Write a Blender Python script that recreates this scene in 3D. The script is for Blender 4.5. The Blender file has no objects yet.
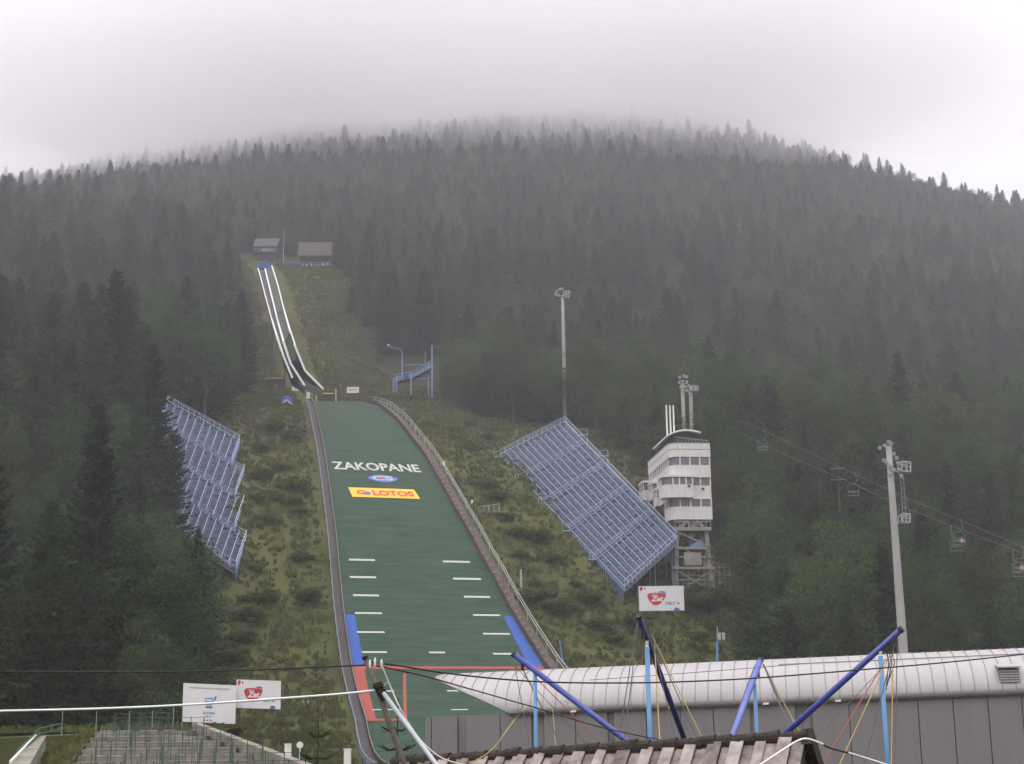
import bpy, bmesh, math, random
import numpy as np
from mathutils import Vector, Matrix

HAZE, CLOUD, NIND = 0.00043, 0.0175, 300
VB, HG, CG = 8, 0.6, 0.75
CLOUDS = [((-15, 655, 328), (195, 115, 54)), ((-195, 660, 306), (160, 90, 32)), ((150, 690, 330), (110, 85, 30))]
DENOISE = True
# ------------------------------------------------------------------ camera, sky, sun, exposure
SC = bpy.context.scene
COL = SC.collection
FPX, PITCH, ROLL = 1500.0, math.radians(13.0), math.radians(0.7)
F_ = np.array([0, math.cos(PITCH), math.sin(PITCH)])
_U0 = np.array([0, -math.sin(PITCH), math.cos(PITCH)]); _R0 = np.array([1.0, 0, 0])
R_ = math.cos(ROLL)*_R0 - math.sin(ROLL)*_U0
U_ = math.cos(ROLL)*_U0 + math.sin(ROLL)*_R0
cam_d = bpy.data.cameras.new('camera'); cam = bpy.data.objects.new('camera', cam_d); COL.objects.link(cam)
cam_d.sensor_width = 36.0; cam_d.lens = FPX/1024*36.0; cam_d.clip_start = 0.1; cam_d.clip_end = 9000
cam.matrix_world = Matrix([[R_[0], U_[0], -F_[0], 0], [R_[1], U_[1], -F_[1], 0], [R_[2], U_[2], -F_[2], 0], [0, 0, 0, 1]])
SC.camera = cam

SUN_EL, SUN_AZ = math.radians(58), math.radians(200)
world = bpy.data.worlds.new('World'); SC.world = world; world.use_nodes = True
nt = world.node_tree; nt.nodes.clear()
sky = nt.nodes.new('ShaderNodeTexSky'); sky.sky_type = 'NISHITA'; sky.sun_disc = False
sky.sun_elevation = SUN_EL; sky.sun_rotation = SUN_AZ; sky.dust_density = 6.0; sky.air_density = 1.0
hsv = nt.nodes.new('ShaderNodeHueSaturation'); hsv.inputs['Saturation'].default_value = 0.0
ovc = nt.nodes.new('ShaderNodeMix'); ovc.data_type = 'RGBA'; ovc.inputs[0].default_value = 0.85   # the even cloud deck over the clear sky
ovc.inputs[7].default_value = (14.5, 14.1, 14.45, 1)
bg = nt.nodes.new('ShaderNodeBackground'); bg.inputs['Strength'].default_value = 0.1
out = nt.nodes.new('ShaderNodeOutputWorld')
nt.links.new(sky.outputs[0], hsv.inputs['Color']); nt.links.new(hsv.outputs[0], ovc.inputs[6])
tcw = nt.nodes.new('ShaderNodeTexCoord'); spz = nt.nodes.new('ShaderNodeSeparateXYZ'); nt.links.new(tcw.outputs['Generated'], spz.inputs[0])
mxz = nt.nodes.new('ShaderNodeMath'); mxz.operation = 'MAXIMUM'; mxz.inputs[1].default_value = 0.0; nt.links.new(spz.outputs['Z'], mxz.inputs[0])
cie = nt.nodes.new('ShaderNodeMath'); cie.operation = 'MULTIPLY_ADD'; cie.inputs[1].default_value = 2.15; cie.inputs[2].default_value = 0.08; nt.links.new(mxz.outputs[0], cie.inputs[0])   # an overcast sky is brightest overhead
vm = nt.nodes.new('ShaderNodeVectorMath'); vm.operation = 'SCALE'; nt.links.new(ovc.outputs[2], vm.inputs[0]); nt.links.new(cie.outputs[0], vm.inputs['Scale'])
nt.links.new(vm.outputs[0], bg.inputs['Color']); nt.links.new(bg.outputs[0], out.inputs['Surface'])
sun_d = bpy.data.lights.new('sun', 'SUN'); sun_d.energy = 0.5; sun_d.angle = math.radians(30); sun_d.color = (1.0, 0.97, 0.93)
sun = bpy.data.objects.new('sun', sun_d); COL.objects.link(sun)
sun.rotation_euler = (math.radians(90)-SUN_EL, 0, math.pi-SUN_AZ)
SC.view_settings.view_transform = 'Standard'; SC.view_settings.look = 'None'
SC.view_settings.exposure = 0.12; SC.view_settings.gamma = 1.0; SC.view_settings.use_curve_mapping = False
SC.render.engine = 'CYCLES'
SC.cycles.use_denoising = DENOISE
SC.cycles.max_bounces = 8; SC.cycles.diffuse_bounces = 2; SC.cycles.glossy_bounces = 2
SC.cycles.transmission_bounces = 2; SC.cycles.volume_bounces = VB; SC.cycles.transparent_max_bounces = 4

# ------------------------------------------------------------------ the lie of the land
def ray(px, py): return F_*FPX + R_*(px-512) + U_*(382-py)
def P(px, py, Y):
    d = ray(px, py); return d*(Y/d[1])
def proj(p):
    p = np.asarray(p, float); d = p@F_
    return 512+FPX*(p@R_)/d, 382-FPX*(p@U_)/d
# the jump's axis
KX, KY = -10.3, 205.0
HD = math.radians(-16.8)
UX, UY = math.sin(HD), math.cos(HD)
def st(x, y):
    dx, dy = x-KX, y-KY
    return dx*UX+dy*UY, dx*UY-dy*UX
def xy(s, t): return KX+s*UX+t*UY, KY+s*UY-t*UX
_S = [-3000,-75,-60,-40,-20,0,20,45,70,90,103,106,112,120,130,140,150,165,190,200,220,560,3000]
_Z = [-4,-4,-3.6,-1.2,4.2,15.2,29.4,44.5,56,63,66.3,67.5,69.5,72.2,76.8,82.8,89.8,101.5,120.5,124,134,314,1600]
_ss = np.arange(-400, 1200, 1.0); _zz = np.interp(_ss, _S, _Z)
_k = np.exp(-0.5*(np.arange(-12, 13)/4.0)**2); _k /= _k.sum()
_zs = np.convolve(np.pad(_zz, 12, mode='edge'), _k, 'valid')
def f(s): return np.interp(s, _ss, _zs)
_RX = np.array([-300,0,100,200,300,400,500,600,700,750,800,850,900,950,1000,1024,1300])
_RY = np.array([205,162,146,130,116,110,104,104,114,120,134,145,159,172,181,187,255])
YC = 740.0
_RA = (_RX-512)/FPX*1.03
_RT = []
for a, b in zip(_RX, _RY):
    d = ray(a, b); _RT.append(d[2]/d[1]*YC-14.0 - f(st(d[0]/d[1]*YC, YC)[0]))
_RT = np.array(_RT)
def sm(a, b, v):
    v = np.clip((np.asarray(v, float)-a)/(b-a), 0, 1); return v*v*(3-2*v)
def H(x, y):
    x = np.asarray(x, float); y = np.asarray(y, float)
    s, t = st(x, y)
    yy = np.minimum(y, YC)
    se = st(x*0+x, yy)[0]
    z = f(se)
    w = sm(360, YC, y)
    z = z + w*np.interp(x/np.maximum(y, 50)/0.999, _RA, _RT)
    z = z - 0.55*np.maximum(y-YC, 0)
    return np.maximum(z, -4.0)
def hit(px, py, lo=60, hi=900):
    d = ray(px, py); d = d/d[1]
    ys = np.arange(lo, hi, 0.5)
    g = H(d[0]*ys, ys)-d[2]*ys
    i = np.argmax(g > 0)
    if g[i] <= 0: return None
    y0, y1 = ys[i-1], ys[i]
    for _ in range(20):
        m = (y0+y1)/2
        if H(d[0]*m, m)-d[2]*m > 0: y1 = m
        else: y0 = m
    return d*y1
def Hn(x, y):                                     # terrain with small bumps outside the jump
    x = np.asarray(x, float); y = np.asarray(y, float)
    s, t = st(x, y)
    n = np.sin(x*.11+1.3)*np.cos(y*.09+.4)*1.0+np.sin(x*.31+y*.23)*.45+np.sin(x*.05-y*.07)*1.5+np.cos(x*.73-y*.41)*.2
    w = sm(14, 34, np.abs(t+2))*sm(-70, -20, s) + .35*sm(10, 15, np.abs(t+2))*sm(-55, -20, s)*(1-sm(14, 34, np.abs(t+2)))
    return H(x, y) + n*w*.8
def ground(x, y): return float(Hn(x, y))

# ------------------------------------------------------------------ helpers
WL = {}
def wl(o): return WL.get(o.name, np.zeros(3)) if o is not None else np.zeros(3)
def tag(o, label=None, cat=None, group=None, kind=None):
    if label: o['label'] = label
    if cat: o['category'] = cat
    if group: o['group'] = group
    if kind: o['kind'] = kind
    return o
def empty(name, loc, label, cat, group=None):
    o = bpy.data.objects.new(name, None); COL.objects.link(o); o.empty_display_size = .3
    o.location = Vector([float(a) for a in loc]); WL[o.name] = np.array(loc, float)
    return tag(o, label, cat, group)
def nrm(v):
    v = np.asarray(v, float); l = np.linalg.norm(v); return v/l if l > 1e-9 else v
class MB:
    def __init__(self): self.v = []; self.f = []; self.m = []
    def add(self, vs, fs, mi=0):
        b = len(self.v); self.v += [tuple(float(c) for c in p) for p in vs]
        for q in fs: self.f.append(tuple(b+i for i in q)); self.m.append(mi)
    def box(self, c, s, ax=None, mi=0):
        c = np.asarray(c, float)
        if ax is None: ax = np.eye(3)
        a = [np.asarray(ax[i], float)*s[i]/2 for i in range(3)]
        vs = [c+i*a[0]+j*a[1]+k*a[2] for i in (-1, 1) for j in (-1, 1) for k in (-1, 1)]
        self.add(vs, [(0,1,3,2),(4,6,7,5),(0,4,5,1),(2,3,7,6),(0,2,6,4),(1,5,7,3)], mi)
    def bar(self, p, q, w, h=None, mi=0):
        p = np.asarray(p, float); q = np.asarray(q, float); d = nrm(q-p)
        up = np.array([0,0,1.]) if abs(d[2]) < .97 else np.array([0,1.,0])
        sd = nrm(np.cross(d, up)); u = np.cross(sd, d)
        self.box((p+q)/2, (np.linalg.norm(q-p), w, h or w), (d, sd, u), mi)
    def path(self, pts, r, n=6, mi=0, cap=True):
        pts = [np.asarray(p, float) for p in pts]
        rs = r if hasattr(r, '__len__') else [r]*len(pts)
        vs = []; fs = []
        ref = None
        for i, p in enumerate(pts):
            d = nrm(pts[min(i+1, len(pts)-1)]-pts[max(i-1, 0)])
            if ref is None: ref = np.array([0,0,1.]) if abs(d[2]) < .9 else np.array([1.,0,0])
            a = nrm(np.cross(d, ref)); b = np.cross(a, d); ref = b
            for k in range(n):
                th = 2*math.pi*k/n; vs.append(p+rs[i]*(math.cos(th)*a+math.sin(th)*b))
        for i in range(len(pts)-1):
            for k in range(n):
                fs.append((i*n+k, i*n+(k+1)%n, (i+1)*n+(k+1)%n, (i+1)*n+k))
        if cap:
            fs.append(tuple(range(n))[::-1]); fs.append(tuple((len(pts)-1)*n+k for k in range(n)))
        self.add(vs, fs, mi)
    def tube(self, p, q, r0, r1=None, n=8, mi=0): self.path([p, q], [r0, r0 if r1 is None else r1], n, mi)
    def prism(self, poly, vec, mi=0):             # planar polygon extruded by vec
        n = len(poly); vec = np.asarray(vec, float)
        vs = [np.asarray(p, float) for p in poly]; vs += [p+vec for p in vs]
        self.add(vs, [tuple(range(n))[::-1], tuple(range(n, 2*n))]+[(i, (i+1) % n, n+(i+1) % n, n+i) for i in range(n)], mi)
    def build(self, name, mats, parent=None, smooth=False):
        me = bpy.data.meshes.new(name)
        off = wl(parent)
        me.from_pydata([tuple(np.array(p)-off) for p in self.v], [], self.f)
        if not isinstance(mats, (list, tuple)): mats = [mats]
        for m in mats: me.materials.append(m)
        me.polygons.foreach_set('material_index', self.m)
        if smooth: me.polygons.foreach_set('use_smooth', [True]*len(self.f))
        me.update()
        o = bpy.data.objects.new(name, me); COL.objects.link(o)
        if parent is not None: o.parent = parent
        WL[o.name] = off
        return o
def ground_origin(o, p):                           # put a one-mesh thing's origin at its base
    p = np.asarray(p, float); o.data.transform(Matrix.Translation(Vector((-p).tolist()))); o.location = Vector(p.tolist()); WL[o.name] = p
    return o
def copy_tree(o, parent=None):
    c = o.copy(); COL.objects.link(c)
    if parent is not None: c.parent = parent
    for ch in list(o.children): copy_tree(ch, c)
    return c

def mat(name, col, rough=.8, amt=.15, scale=1.0, metal=0.0, col2=None, detail=4.0, bump=0.0, spec=.3, rnd=0.0, coord='Object', rot=None, stretch=None):
    m = bpy.data.materials.new(name); m.use_nodes = True
    t = m.node_tree; b = t.nodes['Principled BSDF']; L = t.links
    b.inputs['Roughness'].default_value = rough; b.inputs['Metallic'].default_value = metal
    b.inputs['Specular IOR Level'].default_value = spec
    tc = t.nodes.new('ShaderNodeTexCoord'); n = t.nodes.new('ShaderNodeTexNoise')
    n.inputs['Scale'].default_value = scale; n.inputs['Detail'].default_value = detail; n.inputs['Roughness'].default_value = .65
    if stretch:
        mp_ = t.nodes.new('ShaderNodeMapping'); mp_.vector_type = 'TEXTURE'; mp_.inputs['Rotation'].default_value = (0, 0, rot); mp_.inputs['Scale'].default_value = stretch
        L.new(tc.outputs[coord], mp_.inputs['Vector']); L.new(mp_.outputs[0], n.inputs['Vector'])
    else: L.new(tc.outputs[coord], n.inputs['Vector'])
    r = t.nodes.new('ShaderNodeValToRGB'); r.color_ramp.elements[0].position = .3; r.color_ramp.elements[1].position = .7
    c1 = [c*(1-amt) for c in col]; c2 = col2 or [min(1, c*(1+amt)) for c in col]
    r.color_ramp.elements[0].color = (*c1, 1); r.color_ramp.elements[1].color = (*c2, 1)
    L.new(n.outputs['Fac'], r.inputs['Fac'])
    last = r.outputs['Color']
    if rnd:
        oi = t.nodes.new('ShaderNodeObjectInfo'); h = t.nodes.new('ShaderNodeHueSaturation')
        mr = t.nodes.new('ShaderNodeMapRange'); mr.inputs['To Min'].default_value = 1-rnd; mr.inputs['To Max'].default_value = 1+rnd
        mh = t.nodes.new('ShaderNodeMapRange'); mh.inputs['To Min'].default_value = .5-rnd*.035; mh.inputs['To Max'].default_value = .5+rnd*.05
        w = t.nodes.new('ShaderNodeMath'); w.operation = 'MULTIPLY'; w.inputs[1].default_value = 7.31
        fr = t.nodes.new('ShaderNodeMath'); fr.operation = 'FRACT'
        L.new(oi.outputs['Random'], mr.inputs['Value']); L.new(oi.outputs['Random'], w.inputs[0]); L.new(w.outputs[0], fr.inputs[0]); L.new(fr.outputs[0], mh.inputs['Value'])
        L.new(mr.outputs[0], h.inputs['Value']); L.new(mh.outputs[0], h.inputs['Hue']); L.new(last, h.inputs['Color']); last = h.outputs[0]
    L.new(last, b.inputs['Base Color'])
    if bump:
        bp = t.nodes.new('ShaderNodeBump'); bp.inputs['Strength'].default_value = bump; L.new(n.outputs['Fac'], bp.inputs['Height']); L.new(bp.outputs[0], b.inputs['Normal'])
    return m
M = {}
M['ground'] = M['grass'] = mat('hillside_grass', (.036, .051, .016), .95, .3, .11, col2=(.092, .093, .033), detail=10, spec=.05)
M['bed'] = mat('inrun_bed', (.050, .066, .050), .9, .25, .5)
M['lift'] = mat('lift_steel', (.17, .17, .19), .6, .15, 2.0)
M['turf'] = mat('plastic_matting', (.022, .048, .031), .9, .3, 1.6, col2=(.043, .076, .052), detail=10, spec=.1, rot=-HD, stretch=(9, 1.2, 1.2))
M['white'] = mat('white_paint', (.72, .71, .70), .6, .06, 2.0)
M['linew'] = mat('line_paint', (.38, .39, .36), .8, .12, 3.0)
M['red'] = mat('red_matting', (.28, .07, .055), .85, .12, 1.0, spec=.1)
M['bluemat'] = mat('blue_matting', (.04, .085, .29), .85, .12, 1.0, spec=.1)
M['yellow'] = mat('yellow_cloth', (.72, .42, .03), .8, .08, 2.0)
M['signred'] = mat('sign_red', (.50, .03, .035), .6, .05, 2.0)
M['signblue'] = mat('sign_blue', (.05, .12, .42), .6, .05, 2.0)
M['cyan'] = mat('sign_cyan', (.10, .35, .62), .6, .05, 2.0)
M['ink'] = mat('sign_ink', (.10, .10, .14), .7, .05, 2.0)
M['banner'] = mat('white_banner', (.66, .64, .66), .6, .05, .8)
M['board'] = mat('dark_side_board', (.055, .048, .050), .8, .3, .8, spec=.2)
M['brownboard'] = mat('brown_side_board', (.075, .052, .046), .8, .3, .8, spec=.2)
M['concrete'] = mat('concrete', (.25, .235, .22), .85, .2, .9, detail=8)
M['terrace'] = mat('terrace_concrete', (.13, .125, .085), .9, .3, .6, col2=(.30, .265, .235), detail=10)
M['mast'] = mat('mast_concrete', (.34, .33, .33), .7, .12, .4)
M['galv'] = mat('galvanised_steel', (.36, .37, .40), .5, .15, 2.0, metal=.3)
M['lens'] = mat('floodlight_glass', (.46, .47, .49), .2, .05, 3.0, spec=.8)
M['bluesteel'] = mat('blue_steel', (.17, .25, .42), .6, .15, 1.2)
M['seatblue'] = mat('seat_plank', (.17, .20, .33), .75, .35, 1.6, col2=(.29, .31, .43), detail=6)
M['seatdeck'] = mat('stand_deck', (.10, .115, .17), .85, .2, 1.0)
M['seatline'] = mat('stand_rail', (.38, .44, .60), .55, .12, 1.0)
M['tower'] = mat('tower_render', (.60, .57, .56), .8, .13, 1.4, detail=8, rot=0, stretch=(.5, .5, 4))
M['glass'] = mat('tower_glass', (.13, .125, .14), .15, .25, .5, spec=.8)
M['dark'] = mat('dark_cladding', (.035, .036, .042), .7, .2, 1.0)
M['roofdark'] = mat('grey_sheet_roof', (.055, .055, .062), .8, .15, 1.0)
M['roofpink'] = mat('shingle_roof', (.072, .058, .06), .9, .15, 1.0)
M['timber'] = mat('dark_timber', (.06, .045, .036), .85, .3, 1.0)
M['hallroof'] = mat('sheet_metal_roof', (.335, .315, .322), .5, .07, .9, detail=8, spec=.4, rot=0, stretch=(.5, 3, 3))
M['seam'] = mat('roof_seam', (.20, .18, .18), .5, .1, 1.0)
M['hallwall'] = mat('wall_panels', (.178, .162, .168), .7, .075, 1.0, detail=8, rot=0, stretch=(.6, .6, 5))
M['joint'] = mat('panel_joint', (.13, .12, .125), .7, .1, 1.0)
M['shake'] = mat('weathered_boards', (.15, .12, .11), .9, .45, 4.0, col2=(.36, .31, .29), detail=10, bump=.2)
M['shake2'] = mat('dark_weathered_boards', (.085, .068, .062), .9, .45, 4.0, col2=(.24, .20, .185), detail=10, bump=.2)
M['shake3'] = mat('pale_weathered_boards', (.22, .185, .17), .9, .4, 3.0, col2=(.42, .37, .35), detail=10, bump=.2)
M['moss'] = mat('mossy_ridge', (.022, .018, .015), .95, .5, 9.0, col2=(.055, .042, .034), detail=8, bump=.5)
M['polewood'] = mat('pole_wood', (.10, .075, .06), .9, .4, 6.0, col2=(.22, .18, .15), detail=8)
M['cablew'] = mat('white_cable', (.72, .72, .74), .5, .06, 3.0)
M['cableb'] = mat('black_cable', (.018, .016, .018), .6, .2, 8.0)
M['bluedark'] = mat('navy_boom', (.012, .016, .10), .4, .1, 2.0, spec=.5)
M['blue'] = mat('blue_boom', (.024, .040, .24), .4, .12, 1.5, spec=.5)
M['bluepale'] = mat('pale_blue_boom', (.08, .11, .38), .4, .1, 1.5, spec=.5)
M['lightblue'] = mat('light_blue_post', (.09, .24, .47), .45, .1, 1.5, spec=.5)
M['rope'] = mat('grey_rope', (.10, .085, .10), .9, .2, 8.0)
M['ropey'] = mat('yellow_rope', (.40, .30, .08), .9, .2, 8.0)
M['roper'] = mat('red_rope', (.34, .10, .09), .9, .2, 8.0)
M['greenpaint'] = mat('green_paint', (.035, .075, .055), .6, .15, 2.0)
M['bark'] = mat('bark', (.055, .042, .034), .95, .3, 3.0)
M['skin'] = mat('skin', (.45, .27, .20), .6, .05, 5.0)
M['shirt'] = mat('pale_shirt', (.50, .34, .30), .8, .1, 5.0)
M['trousers'] = mat('grey_trousers', (.06, .06, .08), .8, .1, 5.0)
M['spruce'] = mat('spruce_needles', (.015, .032, .017), .9, .35, .35, col2=(.036, .058, .030), spec=.08, rnd=.42)
M['spruce2'] = mat('pale_needles', (.022, .046, .017), .9, .3, .35, col2=(.052, .086, .030), spec=.08, rnd=.28)
M['leaf'] = mat('broad_leaves', (.022, .046, .014), .85, .3, .35, col2=(.064, .096, .028), spec=.1, rnd=.48)
M['scrub'] = mat('scrub_leaves', (.060, .084, .028), .9, .3, .35, col2=(.120, .134, .050), spec=.08)
M['leafy'] = mat('yellowing_leaves', (.044, .054, .016), .85, .3, .35, col2=(.092, .086, .028), spec=.1, rnd=.28)

_t = M['grass'].node_tree; _b = _t.nodes['Principled BSDF']; _src = _b.inputs['Base Color'].links[0].from_socket   # worn brownish patches in the turf
_tc = _t.nodes.new('ShaderNodeTexCoord'); _n2 = _t.nodes.new('ShaderNodeTexNoise'); _n2.inputs['Scale'].default_value = .045; _n2.inputs['Detail'].default_value = 9; _n2.inputs['Roughness'].default_value = .7
_r2 = _t.nodes.new('ShaderNodeValToRGB'); _r2.color_ramp.elements[0].position = .52; _r2.color_ramp.elements[1].position = .70; _r2.color_ramp.elements[1].color = (.75, .75, .75, 1)
_m2 = _t.nodes.new('ShaderNodeMix'); _m2.data_type = 'RGBA'; _m2.inputs[7].default_value = (.085, .068, .036, 1)
_t.links.new(_tc.outputs['Object'], _n2.inputs['Vector']); _t.links.new(_n2.outputs['Fac'], _r2.inputs['Fac']); _t.links.new(_r2.outputs['Color'], _m2.inputs[0]); _t.links.new(_src, _m2.inputs[6]); _t.links.new(_m2.outputs[2], _b.inputs['Base Color'])

def thin_leaf(m, k):                                # leaves let part of the light through
    t = m.node_tree; b = t.nodes['Principled BSDF']; o = t.nodes['Material Output']; tr_ = t.nodes.new('ShaderNodeBsdfTranslucent'); mx = t.nodes.new('ShaderNodeMixShader')
    mx.inputs[0].default_value = k; t.links.new(b.inputs['Base Color'].links[0].from_socket, tr_.inputs['Color']); t.links.new(b.outputs[0], mx.inputs[1]); t.links.new(tr_.outputs[0], mx.inputs[2]); t.links.new(mx.outputs[0], o.inputs['Surface'])
    return m
for k_ in ('spruce', 'spruce2', 'leaf', 'leafy', 'scrub'): thin_leaf(M[k_], .35 if 'spruce' in k_ else .45)

def flat_text(s, size=1.0, bold=0.0, shear=0.0):
    cu = bpy.data.curves.new('lettering', 'FONT'); cu.body = s; cu.size = size; cu.offset = bold; cu.shear = shear
    cu.align_x = 'CENTER'; cu.align_y = 'CENTER'; cu.resolution_u = 3
    o = bpy.data.objects.new('lettering', cu); COL.objects.link(o)
    dg = bpy.context.evaluated_depsgraph_get(); me = bpy.data.meshes.new_from_object(o.evaluated_get(dg))
    v = np.array([tuple(p.co) for p in me.vertices]) if len(me.vertices) else np.zeros((0, 3)); fs = [tuple(p.vertices) for p in me.polygons]
    bpy.data.objects.remove(o); bpy.data.curves.remove(cu); bpy.data.meshes.remove(me)
    return v[:, :2], fs
def fit(v, w, h):                                  # centre and stretch to w x h
    lo, hi = v.min(0), v.max(0); return (v-(lo+hi)/2)/np.maximum(hi-lo, 1e-6)*np.array([w, h])

# ------------------------------------------------------------------ ground, haze
CL_S = [-200,-60,-30,-11,-2,4,15,25,36,48,52,62,87,105,120,160,190,205,221,222.5,600]; CL_L = [-40,-38,-33,-31,-31,-32,-33,-34,-36,-36,-30,-24,-18,-15,-12,-7,-7,-9,-9,400,400]
CR_S = [-200,-75,-45,-25,0,5,78,84,95,108,122,135,147,170,185,200,221,222.5,600]; CR_R = [22,24,30,36,43,48,47,36,28,27,26,18,15,15,18,22,22,-400,-400]
def wooded(x, y):
    s, t = st(x, y)
    return ((t < np.interp(s, CL_S, CL_L)) | (t > np.interp(s, CR_S, CR_R))) & (y >= 128) & ~((x > -8) & (y < 172) & (t > 0))
def grid_lines(parts):
    o = []
    for a, b, n in parts: o += list(np.linspace(a, b, n, endpoint=False))
    return np.array(o+[parts[-1][1]])
gx = grid_lines([(-2500,-420,8),(-420,-130,40),(-130,130,88),(130,420,40),(420,2500,8)])
gy = grid_lines([(-400,40,12),(40,110,18),(110,340,78),(340,800,62),(800,2600,18)])
GX, GY = np.meshgrid(gx, gy)
GZ = Hn(GX, GY)
nx, ny = len(gx), len(gy)
me = bpy.data.meshes.new('ground')
idx = np.arange(nx*ny).reshape(ny, nx)
q = np.stack([idx[:-1,:-1], idx[:-1,1:], idx[1:,1:], idx[1:,:-1]], -1).reshape(-1, 4)
me.from_pydata(np.stack([GX, GY, GZ], -1).reshape(-1, 3).tolist(), [], q.tolist())
me.polygons.foreach_set('use_smooth', [True]*len(q)); me.update()
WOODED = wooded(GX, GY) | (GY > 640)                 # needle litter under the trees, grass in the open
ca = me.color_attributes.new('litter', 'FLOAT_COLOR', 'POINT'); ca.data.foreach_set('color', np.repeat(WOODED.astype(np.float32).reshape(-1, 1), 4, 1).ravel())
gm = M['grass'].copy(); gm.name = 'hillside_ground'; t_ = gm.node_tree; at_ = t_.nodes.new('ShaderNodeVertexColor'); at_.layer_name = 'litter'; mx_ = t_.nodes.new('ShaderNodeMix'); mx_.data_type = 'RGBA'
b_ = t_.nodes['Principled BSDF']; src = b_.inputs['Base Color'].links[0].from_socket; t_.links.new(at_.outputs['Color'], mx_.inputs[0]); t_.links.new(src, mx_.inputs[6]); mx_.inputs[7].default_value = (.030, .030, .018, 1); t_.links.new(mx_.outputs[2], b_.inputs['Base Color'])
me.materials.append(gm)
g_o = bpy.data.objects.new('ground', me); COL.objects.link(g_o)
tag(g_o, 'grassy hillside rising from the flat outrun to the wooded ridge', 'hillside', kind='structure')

def volume_mat(name, dens, col, an=.0):
    m = bpy.data.materials.new(name); m.use_nodes = True; t = m.node_tree; t.nodes.clear()
    o = t.nodes.new('ShaderNodeOutputMaterial'); v = t.nodes.new('ShaderNodeVolumePrincipled')
    v.inputs['Color'].default_value = (*col, 1); v.inputs['Density'].default_value = dens; v.inputs['Anisotropy'].default_value = an
    t.links.new(v.outputs[0], o.inputs['Volume']); return m
if HAZE:
    hz = MB(); hz.box((0, 420, 217.5), (1900, 1400, 445)); hz = hz.build('haze', volume_mat('hill_haze', HAZE, (.945, .945, 1.0), HG))
    tag(hz, 'pale damp haze in the air over the whole hillside', 'haze', kind='stuff')

# ------------------------------------------------------------------ landing slope
def hit_on(fn, px, py, lo=60, hi=520):
    d = ray(px, py); d = d/d[1]; ys = np.arange(lo, hi, .25)
    g = fn(*st(d[0]*ys, ys))-d[2]*ys; i = int(np.argmax(g > 0)); y1 = ys[i]; y0 = ys[max(i-1, 0)]
    for _ in range(18):
        m = (y0+y1)/2
        if float(fn(*st(d[0]*m, m)))-d[2]*m > 0: y1 = m
        else: y0 = m
    return d*y1
LIFT = .35
land = lambda s, t: f(s)+LIFT
SL = np.array([-70,-54,-35,-23.3,-15.4,-2.2,6.6,14.4,43.5,64.1,98,106]); TL = np.array([-21.6,-19.7,-16.7,-15.4,-14.7,-13.3,-12.3,-11.4,-8.4,-6.3,-2.4,-2.1])
SR = np.array([-70,-40,-14.8,-2.3,7.2,12.6,24,37.8,55.5,75,99,104.8,108]); TR = np.array([14,11.6,10.2,10.1,9.8,9.4,9.0,8.9,9.0,9.4,10.2,9.4,8.6])
tl = lambda s: float(np.interp(s, SL, TL)); tr = lambda s: float(np.interp(s, SR, TR))
def W3(s, t, dz=0.0):
    x, y = xy(s, t); return np.array([x, y, float(f(s))+dz])
def top_s(t): return 98+(t+2.6)*.5
mb = MB(); vs = []; fs = []
ns, ntt = 110, 14
for i in range(ns+1):
    for j in range(ntt+1):
        s = -70+i/ns*168
        a, b = tl(s), tr(s); t = a+(b-a)*j/ntt
        s2 = -70+i/ns*(70+top_s(t)); a, b = tl(s2), tr(s2); t = a+(b-a)*j/ntt
        vs.append(W3(s2, t, LIFT))
for i in range(ns):
    for j in range(ntt):
        k = i*(ntt+1)+j; fs.append((k, k+1, k+ntt+2, k+ntt+1))
mb.add(vs, fs)
slope = mb.build('landing_slope', M['turf'], None, True); slope = ground_origin(slope, W3(-70, 0))
tag(slope, 'wide green plastic landing slope of the ski jump with painted distance lines', 'ski jump')
def decal_st(pts, name, m, lift, n=6, parent=slope):
    """quad of (s,t) corners laid on the matting, subdivided"""
    (a, b, c, d) = [np.array(p, float) for p in pts]; mb = MB(); vs = []; fs = []
    for i in range(n+1):
        for j in range(n+1):
            u, v = i/n, j/n; p = (a*(1-u)+b*u)*(1-v)+(d*(1-u)+c*u)*v
            vs.append(W3(p[0], p[1], LIFT+lift))
    for i in range(n):
        for j in range(n):
            k = i*(n+1)+j; fs.append((k, k+1, k+n+2, k+n+1))
    mb.add(vs, fs); return mb.build(name, m, parent)
def decal_px(pts, name, m, lift, n=6):
    q = [st(*hit_on(land, *p)[:2]) for p in pts]; return decal_st(q, name, m, lift, n)
for x0, x1, y, x2, x3, y2 in [(349,375,560,443,470,561.8),(350,376,577.3,453,481,579),(353,379,595.5,464,490,597),(355,382,613.3,473,500,615.3),(357,384.5,632.3,483,510,634),(362,387,652.3,493,518,654),(367,394,691.3,None,None,0),(372,400,709.8,520,540,712)]:
    for a, b, yy in ((x0, x1, y), (x2, x3, y2)):
        if a is None: continue
        s0, t0 = st(*hit_on(land, a, yy)[:2]); s1, t1 = st(*hit_on(land, b, yy+.35)[:2]); s0 = s1 = (s0+s1)/2
        decal_st([(s0-.21, t0), (s0-.21, t1), (s0+.21, t1), (s0+.21, t0)], 'distance_line', M['linew'], .05, 3)
for a, b, yy in ((429, 445, 652.8), (447, 463, 691.2), (451, 468, 710)):
    s0, t0 = st(*hit_on(land, a, yy)[:2]); s1, t1 = st(*hit_on(land, b, yy)[:2]); s0 = (s0+s1)/2
    decal_st([(s0-.21, t0), (s0-.21, t1), (s0+.21, t1), (s0+.21, t0)], 'distance_line', M['linew'], .05, 3)
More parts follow.
